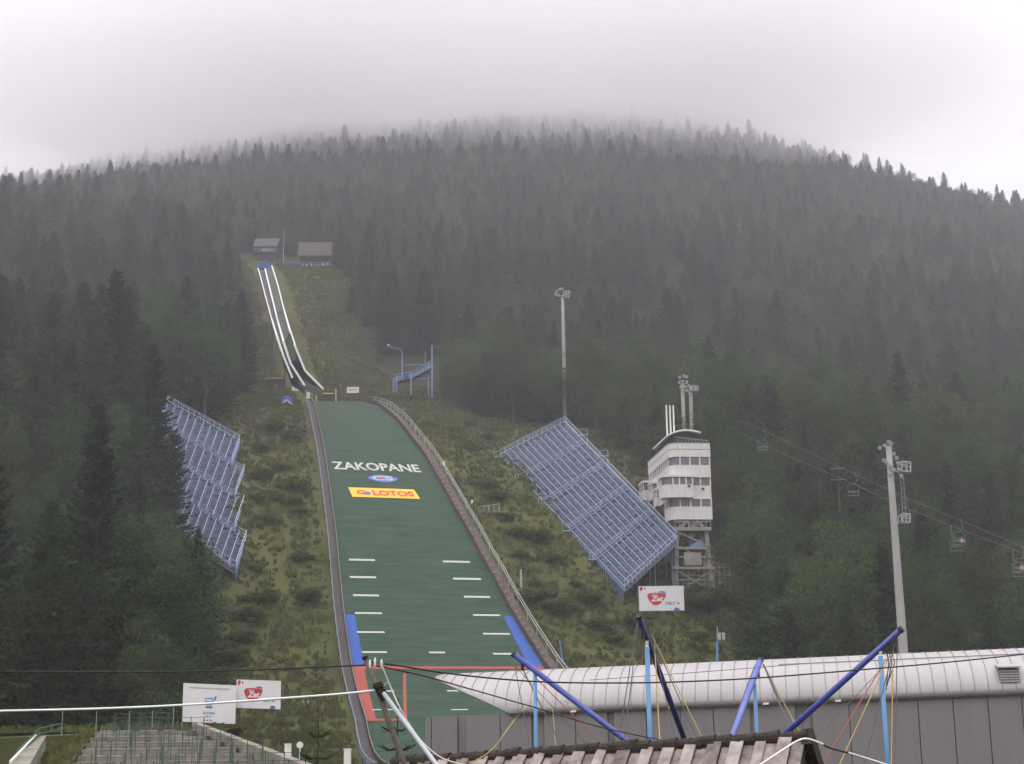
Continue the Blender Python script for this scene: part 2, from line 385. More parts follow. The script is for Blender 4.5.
def band(s0, s1, side, w0, w1, name, m, lift=.03):
    e = (lambda s: tl(s)+.15) if side < 0 else (lambda s: tr(s)-.15); sg = -side
    for k in [0]:
        mb = MB(); vs = []; fs = []
        for i in range(13):
            u = i/12; s = s0+(s1-s0)*u; w = w0+(w1-w0)*u
            for j in range(3): vs.append(W3(s, e(s)+sg*w*j/2, LIFT+lift))
        for i in range(12):
            for j in range(2):
                q = i*3+j; fs.append((q, q+1, q+4, q+3))
        mb.add(vs, fs); mb.build(name, m, slope)
SA, SB = -1.5, -14.8
band(SA, SB, -1, 1.25, 1.5, 'blue_zone', M['bluemat']); band(SA, SB, 1, 1.25, 1.9, 'blue_zone', M['bluemat'])
band(SB, -33, -1, 1.4, 1.1, 'red_zone', M['red']); band(SB, -33, 1, 1.6, 1.3, 'red_zone', M['red'])
decal_st([(SB-.4, tl(SB)+.2), (SB-.4, tr(SB)-.2), (SB+.25, tr(SB)-.2), (SB+.25, tl(SB)+.2)], 'red_line', M['red'], .045, 8)
for px in (404.5,):
    q0 = st(*hit_on(land, px, 674)[:2]); q1 = st(*hit_on(land, px+1, 724)[:2])
    decal_st([(q0[0], q0[1]-.2), (q0[0], q0[1]+.2), (q1[0], q1[1]+.2), (q1[0], q1[1]-.2)], 'red_line', M['red'], .06, 8)
    decal_st([(-33.4, tl(-33)+.2), (-33.4, q1[1]+.2), (-32.6, q1[1]+.2), (-32.6, tl(-33)+.2)], 'red_line', M['red'], .045, 6)
def letters(s, cx, cy, w, h, name, m, lift, bold=0.02, parent=slope, wob=0.0):
    q = st(*hit_on(land, cx, cy)[:2]); v, fs = flat_text(s, 1.0, bold); v = fit(v, w, h)
    sl = math.cos(math.atan(float(f(q[0]+1)-f(q[0]-1))/2)); mb = MB()
    mb.add([W3(q[0]+b*sl, q[1]+a, LIFT+lift) for a, b in v], fs); return mb.build(name, m, parent)
def disc(cx, cy, w, h, name, m, lift, n=28, pw=2.0, parent=slope, cut=None):
    q = st(*hit_on(land, cx, cy)[:2]); mb = MB(); sl = .86
    vs = []
    for k in range(n):
        a = 2*math.pi*k/n; c, d = math.cos(a), math.sin(a)
        vs.append(W3(q[0]+sl*h/2*math.copysign(abs(d)**(2/pw), d), q[1]+w/2*math.copysign(abs(c)**(2/pw), c), LIFT+lift))
    mb.add(vs, [tuple(range(n))]); return mb.build(name, m, parent)
letters('ZAKOPANE', 376.3, 467.3, 14.6, 3.6, 'white_lettering', M['linew'], .09, .022)
disc(383, 479, 5.0, 3.3, 'blue_emblem', M['signblue'], .09, pw=1.5)
letters('CS', 382.6, 479, 3.4, 1.9, 'white_lettering', M['linew'], .14, .03)
disc(381.2, 479, .8, .8, 'red_emblem', M['signred'], .16)
cq = st(*hit_on(land, 384.5, 493.6)[:2])
decal_st([(cq[0]-1.65, cq[1]-5.4), (cq[0]-1.65, cq[1]+5.4), (cq[0]+1.65, cq[1]+5.1), (cq[0]+1.65, cq[1]-5.5)], 'yellow_banner', M['yellow'], .09, 8)
letters('LOTOS', 393.3, 494.3, 6.6, 2.1, 'red_lettering', M['signred'], .16, .035)
disc(367.6, 493.9, 1.0, 1.4, 'blue_emblem', M['signblue'], .16)
letters('G', 361.0, 493.0, 1.4, 1.7, 'red_emblem', M['signred'], .16, .03)

# boards and rails along the two sides
def side_strip(e, w0, w1, h0, h1, s0, s1, n=90, sgn=1):
    """solid strip between offsets w0..w1 outside edge e, top h1, foot h0"""
    mb = MB(); vs = []; fs = []
    for i in range(n+1):
        s = s0+(s1-s0)*i/n; t = e(s)
        for w, h in ((w0, h0), (w0, h1), (w1, h1), (w1, h0)): vs.append(W3(s, t+sgn*w, h))
    for i in range(n):
        for j in range(3):
            k = i*4+j; fs.append((k, k+1, k+5, k+4))
    mb.add(vs, fs); return mb
side_strip(tl, .12, 1.25, -.4, .46, -70, 98, sgn=-1).build('walkway', M['board'], slope)
side_strip(tl, 0, .12, -.2, .95, -70, 98, sgn=-1).build('kerb_board', M['brownboard'], slope)
mbl = MB()
mbl.path([W3(s, tl(s)-1.3, 1.15) for s in np.linspace(-70, 98, 60)], .05, 5); mbl.path([W3(s, tl(s)-.06, 1.0) for s in np.linspace(-70, 98, 60)], .04, 5)
mbl.build('pale_rail', M['concrete'], slope)
rp_ = None
for s in np.linspace(-70, 97, 56):
    if rp_ is None: b = MB(); b.bar(W3(s, tl(s)-1.3, -.4), W3(s, tl(s)-1.3, 1.2), .07); rp_ = b.build('rail_post', M['bluesteel'], slope); s0_ = W3(s, tl(s)-1.3)
    else: o = rp_.copy(); COL.objects.link(o); o.location = Vector((W3(s, tl(s)-1.3)-s0_).tolist())
side_strip(tr, 0, .14, -.2, 1.15, -70, 103.5, sgn=1).build('kerb_board', M['brownboard'], slope)
side_strip(tr, .14, 1.5, -.4, .7, -70, 103.5, sgn=1).build('walkway', M['brownboard'], slope)
pst = None
for k, s in enumerate(np.linspace(-34, 102, 88)):
    b = MB(); b.box((0, 0, .16), (.34, .30, .32))
    if pst is None:
        pst = b.build('board_cap', M['concrete'], slope); o = pst
        for v in o.data.vertices: v.co += Vector(wl(slope).tolist())
    else:
        o = pst.copy(); COL.objects.link(o)
    o.location = Vector((W3(s, tr(s)+.55, .7)-wl(slope)).tolist())
mbl = MB()
for hh in (1.0, 1.55): mbl.path([W3(s, tr(s)+2.0, hh) for s in np.linspace(-70, 103, 70)], .055, 5)
for s in np.linspace(-70, 103, 44): mbl.bar(W3(s, tr(s)+2.0, -.4), W3(s, tr(s)+2.0, 1.6), .09)
mbl.build('side_fence', M['galv'], slope)

# ------------------------------------------------------------------ inrun
_SI = [100,103,106,111,120,130,140,150,165,190,205,214]; _ZI = [69.0,69.5,69.9,70.9,73.6,78.2,84.2,91,102.7,122,133,139]
_si = np.arange(98, 216, .5); _zi = np.interp(_si, _SI, _ZI); _zi = np.convolve(np.pad(_zi, 12, mode='edge'), np.ones(25)/25, 'valid')
def zin(s, t=0): return np.interp(s, _si, _zi)
railL = [(258,268.5),(261.5,281),(265,295),(271,317),(277,337),(284,358),(292.3,377.5)]
railM = [(265,269),(271,294),(277.3,319.5),(283.5,342),(290,362),(297,375.5),(304.6,385.4)]
railR = [(271.8,266),(277,282),(283.5,308),(290,331),(296,349),(302,364),(307,374.5),(312,382),(317.5,386.5),(323,388.8)]
def on_in(l, dz=0.0): return [hit_on(lambda s, t: zin(s), *p, lo=250)+np.array([0, 0, dz]) for p in l]
def resamp(pts, n):
    pts = np.array(pts); d = np.r_[0, np.cumsum(np.linalg.norm(np.diff(pts, axis=0), axis=1))]; q = np.linspace(0, d[-1], n)
    return np.stack([np.interp(q, d, pts[:, i]) for i in range(3)], 1)
rl, rm, rr = on_in(railL), on_in(railM), on_in(railR)
inr = empty('inrun', W3(103, 2), 'steep narrow inrun chute of the ski jump with three long white rails', 'ski jump inrun')
def ribbon(a, b, n, dz, thick, name, m):
    a, b = resamp(a, n), resamp(b, n); mb = MB(); vs = []; fs = []
    for i in range(n):
        p, q = a[i]+[0, 0, dz], b[i]+[0, 0, dz]; vs += [p, q, q-[0, 0, thick], p-[0, 0, thick]]
    for i in range(n-1):
        for j in range(4): fs.append((i*4+j, i*4+(j+1) % 4, i*4+4+(j+1) % 4, i*4+4+j))
    fs += [(0, 1, 2, 3), tuple((n-1)*4+j for j in range(4))]
    mb.add(vs, fs); return mb.build(name, m, inr)
rm2 = list(rm)+[rr[-1]-0.9*(np.array([UY, -UX, 0]))]
ribbon(rm2, rr, 40, -.25, 1.1, 'track_bed', M['bed'])
ribbon(rl, [p for p in rm][:len(rl)], 30, -.45, 1.0, 'stair_flight', M['board'])
for pts, w in ((rl, .24), (rm, .32), (rr, .26)):
    mb = MB(); q = resamp(pts, 36)
    for a, b in zip(q[:-1], q[1:]): mb.bar(a, b+(b-a)*.02, w, .34)
    mb.build('white_rail', M['white'], inr)
for pts in (rl, rr):
    q = resamp(pts, 20)
    for p in q[1:12:2]:
        mb = MB(); mb.bar(p-[0, 0, .3], (p[0], p[1], min(p[2]-.4, ground(p[0], p[1])-.3)), .16); mb.build('trestle_post', M['timber'], inr)
e = rr[-1]; rv = np.array([UY, -UX, 0]); dv = -np.array([UX, UY, 0])
mb = MB()                                          # take-off wall
c = W3(102.3, 1.6, 0)
TP = lambda px, py, Y=303.0: P(px, py, Y)
a0, a1 = TP(315, 401), TP(337, 401)
mb.box(((a0+a1)/2+[0, 2.0, .9]), (np.linalg.norm(a1-a0)+.6, 3.6, 2.6), (rv, -dv, (0, 0, 1)))
mb.build('takeoff_wall', M['timber'], inr)
mb = MB()
mb.bar(TP(318, 393.4, 302.3), TP(333.5, 393.4, 302.3), .22); mb.build('yellow_bar', M['yellow'], inr)
for px, y0, y1 in ((316.4, 393, 402), (335.8, 389, 402.5)):
    mb = MB(); mb.bar(TP(px, y0, 302.2), TP(px, y1, 302.2), .3); mb.build('gate_post', M['galv'], inr)
mb = MB(); mb.box(TP(309.8, 385, 306), (.5, .4, 1.2)); mb.build('measuring_box', M['white'], inr)
mb = MB(); mb.box(TP(308.2, 395.5, 300), (.55, .5, 1.3)); mb.build('measuring_box', M['white'], inr)
# blue start gate and platform at the top
mb = MB(); c = P(264, 265.5, 397)
mb.box(c+[0, 0, -.3], (3.4, 1.2, 1.5)); mb.box(c+[.2, .6, .9], (1.4, .7, 1.4)); mb.build('start_gate', M['bluemat'], inr)
for y in (277, 287):
    mb = MB(); mb.bar(P(259.5, y+1, 392-(y-277)*.7), P(274.5, y-1, 392-(y-277)*.7), .14); mb.build('cross_bar', M['galv'], inr)
# dark service stair along the left of the inrun
sv = MB(); q0 = [(250, 272), (253, 285), (258, 300)]
for a, b in zip(q0[:-1], q0[1:]):
    A, B = P(*a, 393-(a[1]-266)*.6), P(*b, 393-(b[1]-266)*.6); A2, B2 = A+[1.6, 0, 0], B+[1.6, 0, 0]
    sv.add([A, B, B2, A2, A-[0, 0, .8], B-[0, 0, .8], B2-[0, 0, .8], A2-[0, 0, .8]], [(0,1,2,3),(4,7,6,5),(0,4,5,1),(2,6,7,3),(0,3,7,4),(1,5,6,2)])
sv.build('service_ramp', M['dark'], inr)
mb = MB(); mb.box(P(261, 297.5, 376), (.9, .7, .9)); mb.build('lamp_box', M['white'], inr)

def sign_board(name, px0, py0, px1, py1, Y, label, cat, foot, frame=M['timber'], group=None, thick=.12, drop=0.0):
    """upright board facing the camera side: returns root, and a map (u 0..1, v 0..1) -> world on its face"""
    a, b = P(px0, py0, Y), P(px1, py0, Y); w = b[0]-a[0]; h = P(px0, py0, Y)[2]-P(px0, py1, Y)[2]
    cx, zt = (a[0]+b[0])/2, a[2]
    gz = foot if foot is not None else ground(cx, Y)
    r = empty(name, (cx, Y, gz), label, cat, group)
    mb = MB(); yf = Y-thick/2; mb.prism([(cx-w/2, yf, zt), (cx+w/2, yf, zt-drop), (cx+w/2, yf, zt-h-drop), (cx-w/2, yf, zt-h)], (0, thick, 0)); mb.build('panel', M['banner'], r)
    for k in (-.42, .42): mb = MB(); mb.bar((cx+k*w, Y+.14, gz-.5), (cx+k*w, Y+.14, zt-.1), .07); mb.build('post', frame, r)
    return r, (lambda u, v, d=.02: np.array([cx-w/2+u*w, Y-thick/2-d, zt-h+v*h-u*drop])), w, h
def put_text(mp, w, h, s, u, v, tw, th, name, m, par, bold=.02, shear=0.0, d=.02):
    vv, fs = flat_text(s, 1.0, bold, shear); vv = fit(vv, tw, th); mb = MB()
    mb.add([mp(u+a*1.0, v+b*1.0, d) for a, b in vv], fs); return mb.build(name, m, par)
def put_poly(mp, pts, name, m, par, d=.012):
    mb = MB(); mb.add([mp(a, b, d) for a, b in pts], [tuple(range(len(pts)))]); return mb.build(name, m, par)
for (x0, y0, x1, y1, lab) in ((292, 385.3, 304, 390.8, 'small white sign with a faded red line left of the takeoff'), (347, 387, 359, 393, 'small white sign with a faded red line right of the takeoff')):
    r, mp, w, h = sign_board('small_sign', x0, y0, x1, y1, 307 if x0 > 300 else 290, lab, 'sign', None, group='signs beside the takeoff')
    put_poly(mp, [(.15, .4), (.85, .4), (.85, .62), (.15, .62)], 'red_stripe', mat('faded_red', (.55, .30, .29), .7), r)

# ------------------------------------------------------------------ start houses, coaches' stand, huts by the takeoff
def start_house(px0, px1, yr0, yr1, ydeck, Y, name, label, roofm, over=1.2, bench=True):
    a = P(px0, ydeck, Y); b = P(px1, ydeck, Y); w = b[0]-a[0]; cx = (a[0]+b[0])/2; zd = a[2]; zr1 = P(px0, yr1, Y)[2]; zr0 = P(px0, yr0, Y+3)[2]
    r = empty(name, (cx, Y+2.5, ground(cx, Y+2.5)), label, 'start house')
    mb = MB(); mb.box((cx, Y+1.6, zd-.15), (w+.6, 5.0, .3)); mb.build('deck', M['roofdark'], r)
    mb = MB()
    for k in range(6):
        x = cx-w/2+w*k/5; mb.bar((x, Y-.6, zd-.3), (x, Y-.6, min(ground(x, Y-.6), zd-.4)-1), .2)
    for k in range(6):
        x = cx-w/2+w*k/5; mb.bar((x, Y+3.6, zd-.3), (x, Y+3.6, min(ground(x, Y+3.6), zd-.4)-1), .2)
    mb.build('deck_posts', M['timber'], r)
    xr0 = cx-w/2+(w*.33 if bench else 0); ww = cx+w/2-xr0; xc = xr0+ww/2
    mb = MB(); mb.box((xc, Y+3.2, (zd+zr1)/2), (ww-.6, 1.8, zr1-zd)); mb.build('back_wall', M['timber'], r)
    mb = MB(); mb.prism([(xr0-.4, Y-.6, zr1), (xr0-.4, Y+2.2, zr0), (xr0-.4, Y+5.0, zr1-.2), (xr0-.4, Y+5.0, zr1-.5), (xr0-.4, Y+2.2, zr0-.35), (xr0-.4, Y-.6, zr1-.3)], (ww+.8, 0, 0)); mb.build('roof', roofm, r)
    for k in range(4):
        x = xr0+.1+(ww-.2)*k/3; mb = MB(); mb.bar((x, Y-.2, zd), (x, Y-.2, zr1), .2); mb.build('roof_post', M['timber'], r)
    mb = MB(); mb.bar((cx-w/2, Y-.8, zd+1.0), (cx+w/2, Y-.8, zd+1.0), .1)
    for k in range(13):
        x = cx-w/2+w*k/12; mb.bar((x, Y-.8, zd), (x, Y-.8, zd+1.0), .08)
    mb.build('deck_railing', M['bluesteel'], r)
    return r, cx, w, zd, xr0, ww
r, cx, w, zd, xr0, ww = start_house(283.5, 330, 243.5, 256, 267, 408, 'start_shelter', 'open shelter with a broad pinkish roof beside the inrun top', M['roofpink'])
wr = random.Random(4)
for k in range(7):
    x = xr0+.8+k*(ww-1.2)/6.5; o = MB(); hh = .8+wr.random()*.5; o.box((x, 409.6, zd+hh/2+.05), (.7, .5, hh)); o.box((x, 409.85, zd+hh+.3), (.55, .12, .5)); o.build('seat_locker', M['white'] if k % 3 else M['galv'], r)
r2, cx, w, zd, xr0, ww = start_house(254.5, 276.5, 239.5, 246.5, 252.5, 413, 'start_cabin', 'small grey cabin with a pale row of windows above the blue gate', M['roofdark'], bench=False)
for k in range(4):
    o = MB(); x = cx-w/2+1.5+k*(w-2)/4.2; o.box((x, 413+1.6, zd+.85), (1.0, 1.6, 1.3)); o.build('window', M['lens'] if k > 0 else M['glass'], r2)
mb = MB(); mb.box((cx, 414.2, zd-1.7), (w*.9, 3.0, 2.8)); mb.build('lower_wall', M['timber'], r2)
o = MB(); p = P(283.6, 252, 411); zt = P(283.6, 227, 411)[2]; o.tube((p[0], 411, ground(p[0], 411)-.5), (p[0], 411, zt), .12, .05); o = o.build('flag_pole', M['galv']); ground_origin(o, (p[0], 411, ground(p[0], 411))); tag(o, 'thin bare pole standing between the two houses at the inrun top', 'pole')

def coach_stand():
    Y = 318; g = lambda px, py, dy=0: P(px, py, Y+dy)
    c = g(413, 398); r = empty('coaches_platform', (c[0], Y, ground(c[0], Y)), 'blue steel coaches platform on tall legs right of the inrun', 'platform')
    legs = [(393.5, 378), (396.5, 376), (411, 372), (428.5, 362), (432, 345)]
    for px, py in legs:
        p = g(px, py, 1.5 if px in (393.5, 428.5) else 0); mb = MB(); mb.bar((p[0], p[1], ground(p[0], p[1])-.5), p, .3); mb.build('leg', M['bluesteel'], r)
    A, B, C_ = g(395, 380), g(411, 377), g(432, 366); dp = np.array([0, 3.2, 0])
    mb = MB()
    for a, b in ((A, B), (B, C_)): mb.prism([a, b, b+dp, a+dp], (0, 0, -.3))
    mb.build('deck', M['bluesteel'], r)
    mb = MB()
    for off in (np.zeros(3), dp):
        for a, b in ((A, B), (B, C_)):
            for h in (.55, 1.2): mb.bar(a+off+[0, 0, h], b+off+[0, 0, h], .09)
            for k in range(9): p = a+(b-a)*k/8+off; mb.bar(p, p+[0, 0, 1.2], .07)
    mb.bar(g(404, 365, 2), g(424, 364.5, 2), .12); mb.bar(g(411, 378.5, 1), g(428, 378.5, 1), .2); mb.build('railing', M['bluesteel'], r)
    mb = MB(); mb.tube(g(402.2, 377), g(402.2, 352), .16, .12); mb.path([g(402.2, 352), g(401.4, 349.8), g(399, 348.8), g(392, 347.6), g(388.8, 345.6)], [.12, .11, .1, .09, .09], 6); mb.build('lamp_arm', M['bluesteel'], r)
    mb = MB(); mb.box(g(388.3, 345.2), (.55, .5, .35)); mb.build('lamp_head', M['lens'], r)
    mb = MB(); mb.tube(g(425.3, 366), g(425.3, 352), .08); mb.build('antenna', M['bluesteel'], r)
    mb = MB(); mb.box(g(406, 376.3), (1.0, .8, .9)); mb.build('cabinet', M['bluemat'], r)
coach_stand()
def huts():
    Y = 286; c = P(286.6, 405.5, Y); gz = ground(c[0], Y); r = empty('domed_tent', (c[0], Y, gz), 'small blue dome tent with white crossed poles on the slope left of the takeoff', 'tent')
    mb = MB(); R = 1.3; zc = P(286, 402, Y)[2]; n = 14
    vs = []; fs = []
    for i in range(7):
        th = i/6*math.pi/2
        for k in range(n): a = 2*math.pi*k/n; vs.append((c[0]+R*math.cos(th)*math.cos(a), Y+R*math.cos(th)*math.sin(a), zc-.5+1.75*math.sin(th)))
    for i in range(6):
        for k in range(n): fs.append((i*n+k, i*n+(k+1) % n, (i+1)*n+(k+1) % n, (i+1)*n+k))
    mb.add(vs, fs); mb.build('canopy', M['bluemat'], r, True)
    mb = MB()
    t = P(286.6, 399.5, Y-1.45)
    for px in (279.8, 293.4): q = P(px, 406, Y-1.45); mb.bar(t, (q[0], q[1], min(q[2], ground(q[0], q[1]))), .2)
    mb.build('tent_poles', M['white'], r)
    mb = MB(); mb.bar((c[0]-.9, Y+.9, gz-.3), (c[0]-.9, Y+.9, zc), .12); mb.bar((c[0]+.9, Y+.9, gz-.3), (c[0]+.9, Y+.9, zc), .12); mb.build('rear_poles', M['galv'], r)
    Y = 317; a, b = P(265, 385, Y), P(283, 385, Y); gz = ground((a[0]+b[0])/2, Y); zt = P(270, 378, Y)[2]; cx = (a[0]+b[0])/2
    r = empty('brown_hut', (cx, Y, gz), 'low dark brown timber hut tucked under trees left of the inrun', 'hut')
    w = (b[0]-a[0])
    mb = MB(); mb.box((cx, Y+1, (gz+zt)/2-.5), (w*.8, 2.2, max(zt-gz, 1.2))); mb.build('wall', M['timber'], r)
    mb = MB(); mb.prism([(cx-w/2, Y-.8, zt-.5), (cx-w/2, Y+1, zt+.4), (cx-w/2, Y+2.8, zt-.5), (cx-w/2, Y+1, zt+.1)], (w, 0, 0)); mb.build('roof', M['timber'], r)
    mb = MB(); mb.box((cx+w*.1, Y-.14, gz+.7), (.9, .08, 1.5)); mb.build('door', M['polewood'], r)
huts()

# ------------------------------------------------------------------ spectator stands on the slopes
def stand(name, label, A, E, B, C, secs, nrow, nstep, ext, rail_top, seed, vmax=None):
    """A,E near-edge ends (upper, lower), B,C far-edge ends; bilinear Q(u,v): u downhill 0..1, v 0 near edge .. 1 far edge"""
    A, B, C, E = (np.array(k, float) for k in (A, B, C, E))
    Q = lambda u, v: (A*(1-u)+E*u)*(1-v)+(B*(1-u)+C*u)*v
    mid = (A+E)/2; r = empty(name, (mid[0], mid[1], ground(mid[0], mid[1])), label, 'spectator stand', None)
    rr_ = random.Random(seed)
    for k in range(secs):
        u0, u1 = k/secs, (k+1)/secs; gap = .07/secs*1.2; v0 = ext[k]; V1 = (vmax or [1.0]*secs)[k]
        mb = MB(); n = nstep
        for j in range(nrow):
            va = v0+(V1-v0)*(j+.05)/nrow; vb = v0+(V1-v0)*(j+.90)/nrow
            for i in range(n):
                if rr_.random() < .02: continue
                ua = u0+gap+(u1-u0-gap)*(i+.04)/n; ub = u0+gap+(u1-u0-gap)*(i+.80+rr_.random()*.12)/n
                z = Q((ua+ub)/2, (va+vb)/2)[2]+.14+rr_.random()*.1
                c = [Q(ua, va), Q(ub, va), Q(ub, vb), Q(ua, vb)]; c = [np.array([p[0], p[1], z]) for p in c]
                mb.prism(c, (0, 0, -.10))
                bk = (c[2]-c[1])*.9
                if rr_.random() < .8: mb.prism([c[0]+bk, c[1]+bk, c[1]+bk+[0, 0, .36], c[0]+bk+[0, 0, .36]], (c[2]-c[1])*.05)
        dk = [Q(u0, v0), Q(u1, v0), Q(u1, V1), Q(u0, V1)]; mb.prism([p-[0, 0, .38] for p in dk], (0, 0, -.06), 1)
        mb.build('seating_block', [M['seatblue'], M['seatdeck']], r)
        mb = MB()
        for j in range(nrow+1):
            v = v0+(V1-v0)*j/nrow; a, b = Q(u0, v), Q(u1, v); mb.bar(a+[0, 0, .40], b+[0, 0, .40], .075)
        mb.build('row_rails', M['seatline'], r)
        mb = MB(); a, b = Q(u0, v0), Q(u0, V1); a2, b2 = Q(u0+gap*.9, v0), Q(u0+gap*.9, V1)
        m_ = 14
        for j in range(m_):
            p, q, s_, t_ = a+(b-a)*j/m_, a+(b-a)*(j+.92)/m_, a2+(b2-a2)*(j+.92)/m_, a2+(b2-a2)*j/m_
            z = (p[2]+q[2])/2+.1; mb.prism([(x[0], x[1], z) for x in (p, q, s_, t_)], (0, 0, -.08))
        mb.build('cross_walkway', M['bluesteel'], r)
        mb = MB()
        for h in (.55, 1.05):
            mb.bar(a+[0, 0, h], b+[0, 0, h], .06)
        for j in range(12): p = a+(b-a)*j/11; mb.bar(p, p+[0, 0, 1.05], .05)
        if k: mb.bar(a2+[0, 0, .5], b2+[0, 0, .5], .06)
        mb.build('cross_railing', M['seatline'], r)
        mb = MB()                                 # saw-toothed frames below the near edge, and legs to the ground
        for i in range(nstep):
            u = u0+(u1-u0)*i/nstep
            for v in (v0, V1):
                p = Q(u, v); gz = ground(p[0], p[1])
                if i % (1 if v == v0 else 4) == 0: mb.bar((p[0], p[1], min(gz, p[2]-.6)-.4), (p[0], p[1], p[2]+.1), .09)
            if i % 3 == 0:
                for v in (v0+(V1-v0)*.33, v0+(V1-v0)*.67):
                    p = Q(u, v); gz = ground(p[0], p[1])
                    if p[2] > gz: mb.bar((p[0], p[1], gz-.4), (p[0], p[1], p[2]), .12)
                mb.bar(Q(u, v0)-[0, 0, .15], Q(u, V1)-[0, 0, .15], .12)
        mb.bar(Q(u0, v0)-[0, 0, .1], Q(u1, v0)-[0, 0, .1], .14); mb.bar(Q(u0, V1)-[0, 0, .1], Q(u1, V1)-[0, 0, .1], .14)
        mb.build('support_frame', M['bluesteel'], r)
    mb = MB()                                      # railing along the high back edge and the top end
    VL = vmax or [1.0]*secs
    for a, b, n in [(Q(k/secs, VL[k]), Q((k+1)/secs, VL[k]), 12) for k in range(secs)]+[(Q(0, ext[0]), Q(0, VL[0]), 14), (Q(1, ext[-1]), Q(1, VL[-1]), 14)]+([(Q(k/secs, ext[k]), Q((k+1)/secs, ext[k]), 12) for k in range(secs)] if vmax else []):
        for h in (.6, 1.35) if rail_top else (1.0,): mb.bar(a+[0, 0, h], b+[0, 0, h], .07)
        for k in range(n+1): p = a+(b-a)*k/n; mb.bar(p, p+[0, 0, 1.35 if rail_top else 1.0], .055)
    mb.build('outer_railing', M['seatline'], r)
    return r, Q
up = np.array([0, 0, 1.0])
rs, QR = stand('seat_stand', 'huge blue stepped spectator stand on the slope beside the white tower',
    hit(500, 461)+up*.7, hit(625, 596)+up*.9, P(565, 424, 259.2), P(677, 541, 220.5), 5, 12, 15, [0]*5, True, 3)
for k in range(5):                                 # little landings with a bracket at each walkway end
    p = QR(k/5, 0); mb = MB(); mb.box(p+[-.5, 0, -.1], (1.2, 1.4, .12)); mb.bar(p+[-.9, 0, -.1], (p[0]-.9, p[1], ground(p[0]-.9, p[1])-.3), .12)
    for dx in (-1.0, -.5, 0): mb.bar(p+[dx, -.6, 0], p+[dx, -.6, .9], .05)
    mb.bar(p+[-1.0, -.6, .9], p+[0, -.6, .9], .05); mb.build('end_landing', M['seatline'], rs)
for k in (1, 2):
    p = QR(k/5-.04, 1.0); mb = MB(); mb.box(p+[.6, .3, .9], (1.5, 1.3, .12)); mb.bar(p+[1.2, 0, .9], p+[1.2, 0, 1.9], .06); mb.bar(p+[-.1, 0, 1.9], p+[1.2, 0, 1.9], .05); mb.bar(p+[1.2, .3, .9], (p[0]+1.2, p[1]+.3, ground(p[0]+1.2, p[1])-.3), .14); mb.build('camera_platform', M['seatline'], rs)
_p1 = hit(238, 450)+up*1.3; _p2 = hit(240, 575)+up*1.3; _p3 = P(168, 404, 241); _pn = np.cross(_p2-_p1, _p3-_p1)
def on_plane(px, py): d = ray(px, py); return d*(_p1@_pn)/(d@_pn)
rs2, QL = stand('seat_stand', 'narrower blue spectator stand on the left slope, half hidden behind dark trees',
    _p1, on_plane(200, 548), _p3, on_plane(130, 502), 4, 10, 16, [-.02, -.20, -.33, -.50], True, 5, [1.0, .92, .70, .55])

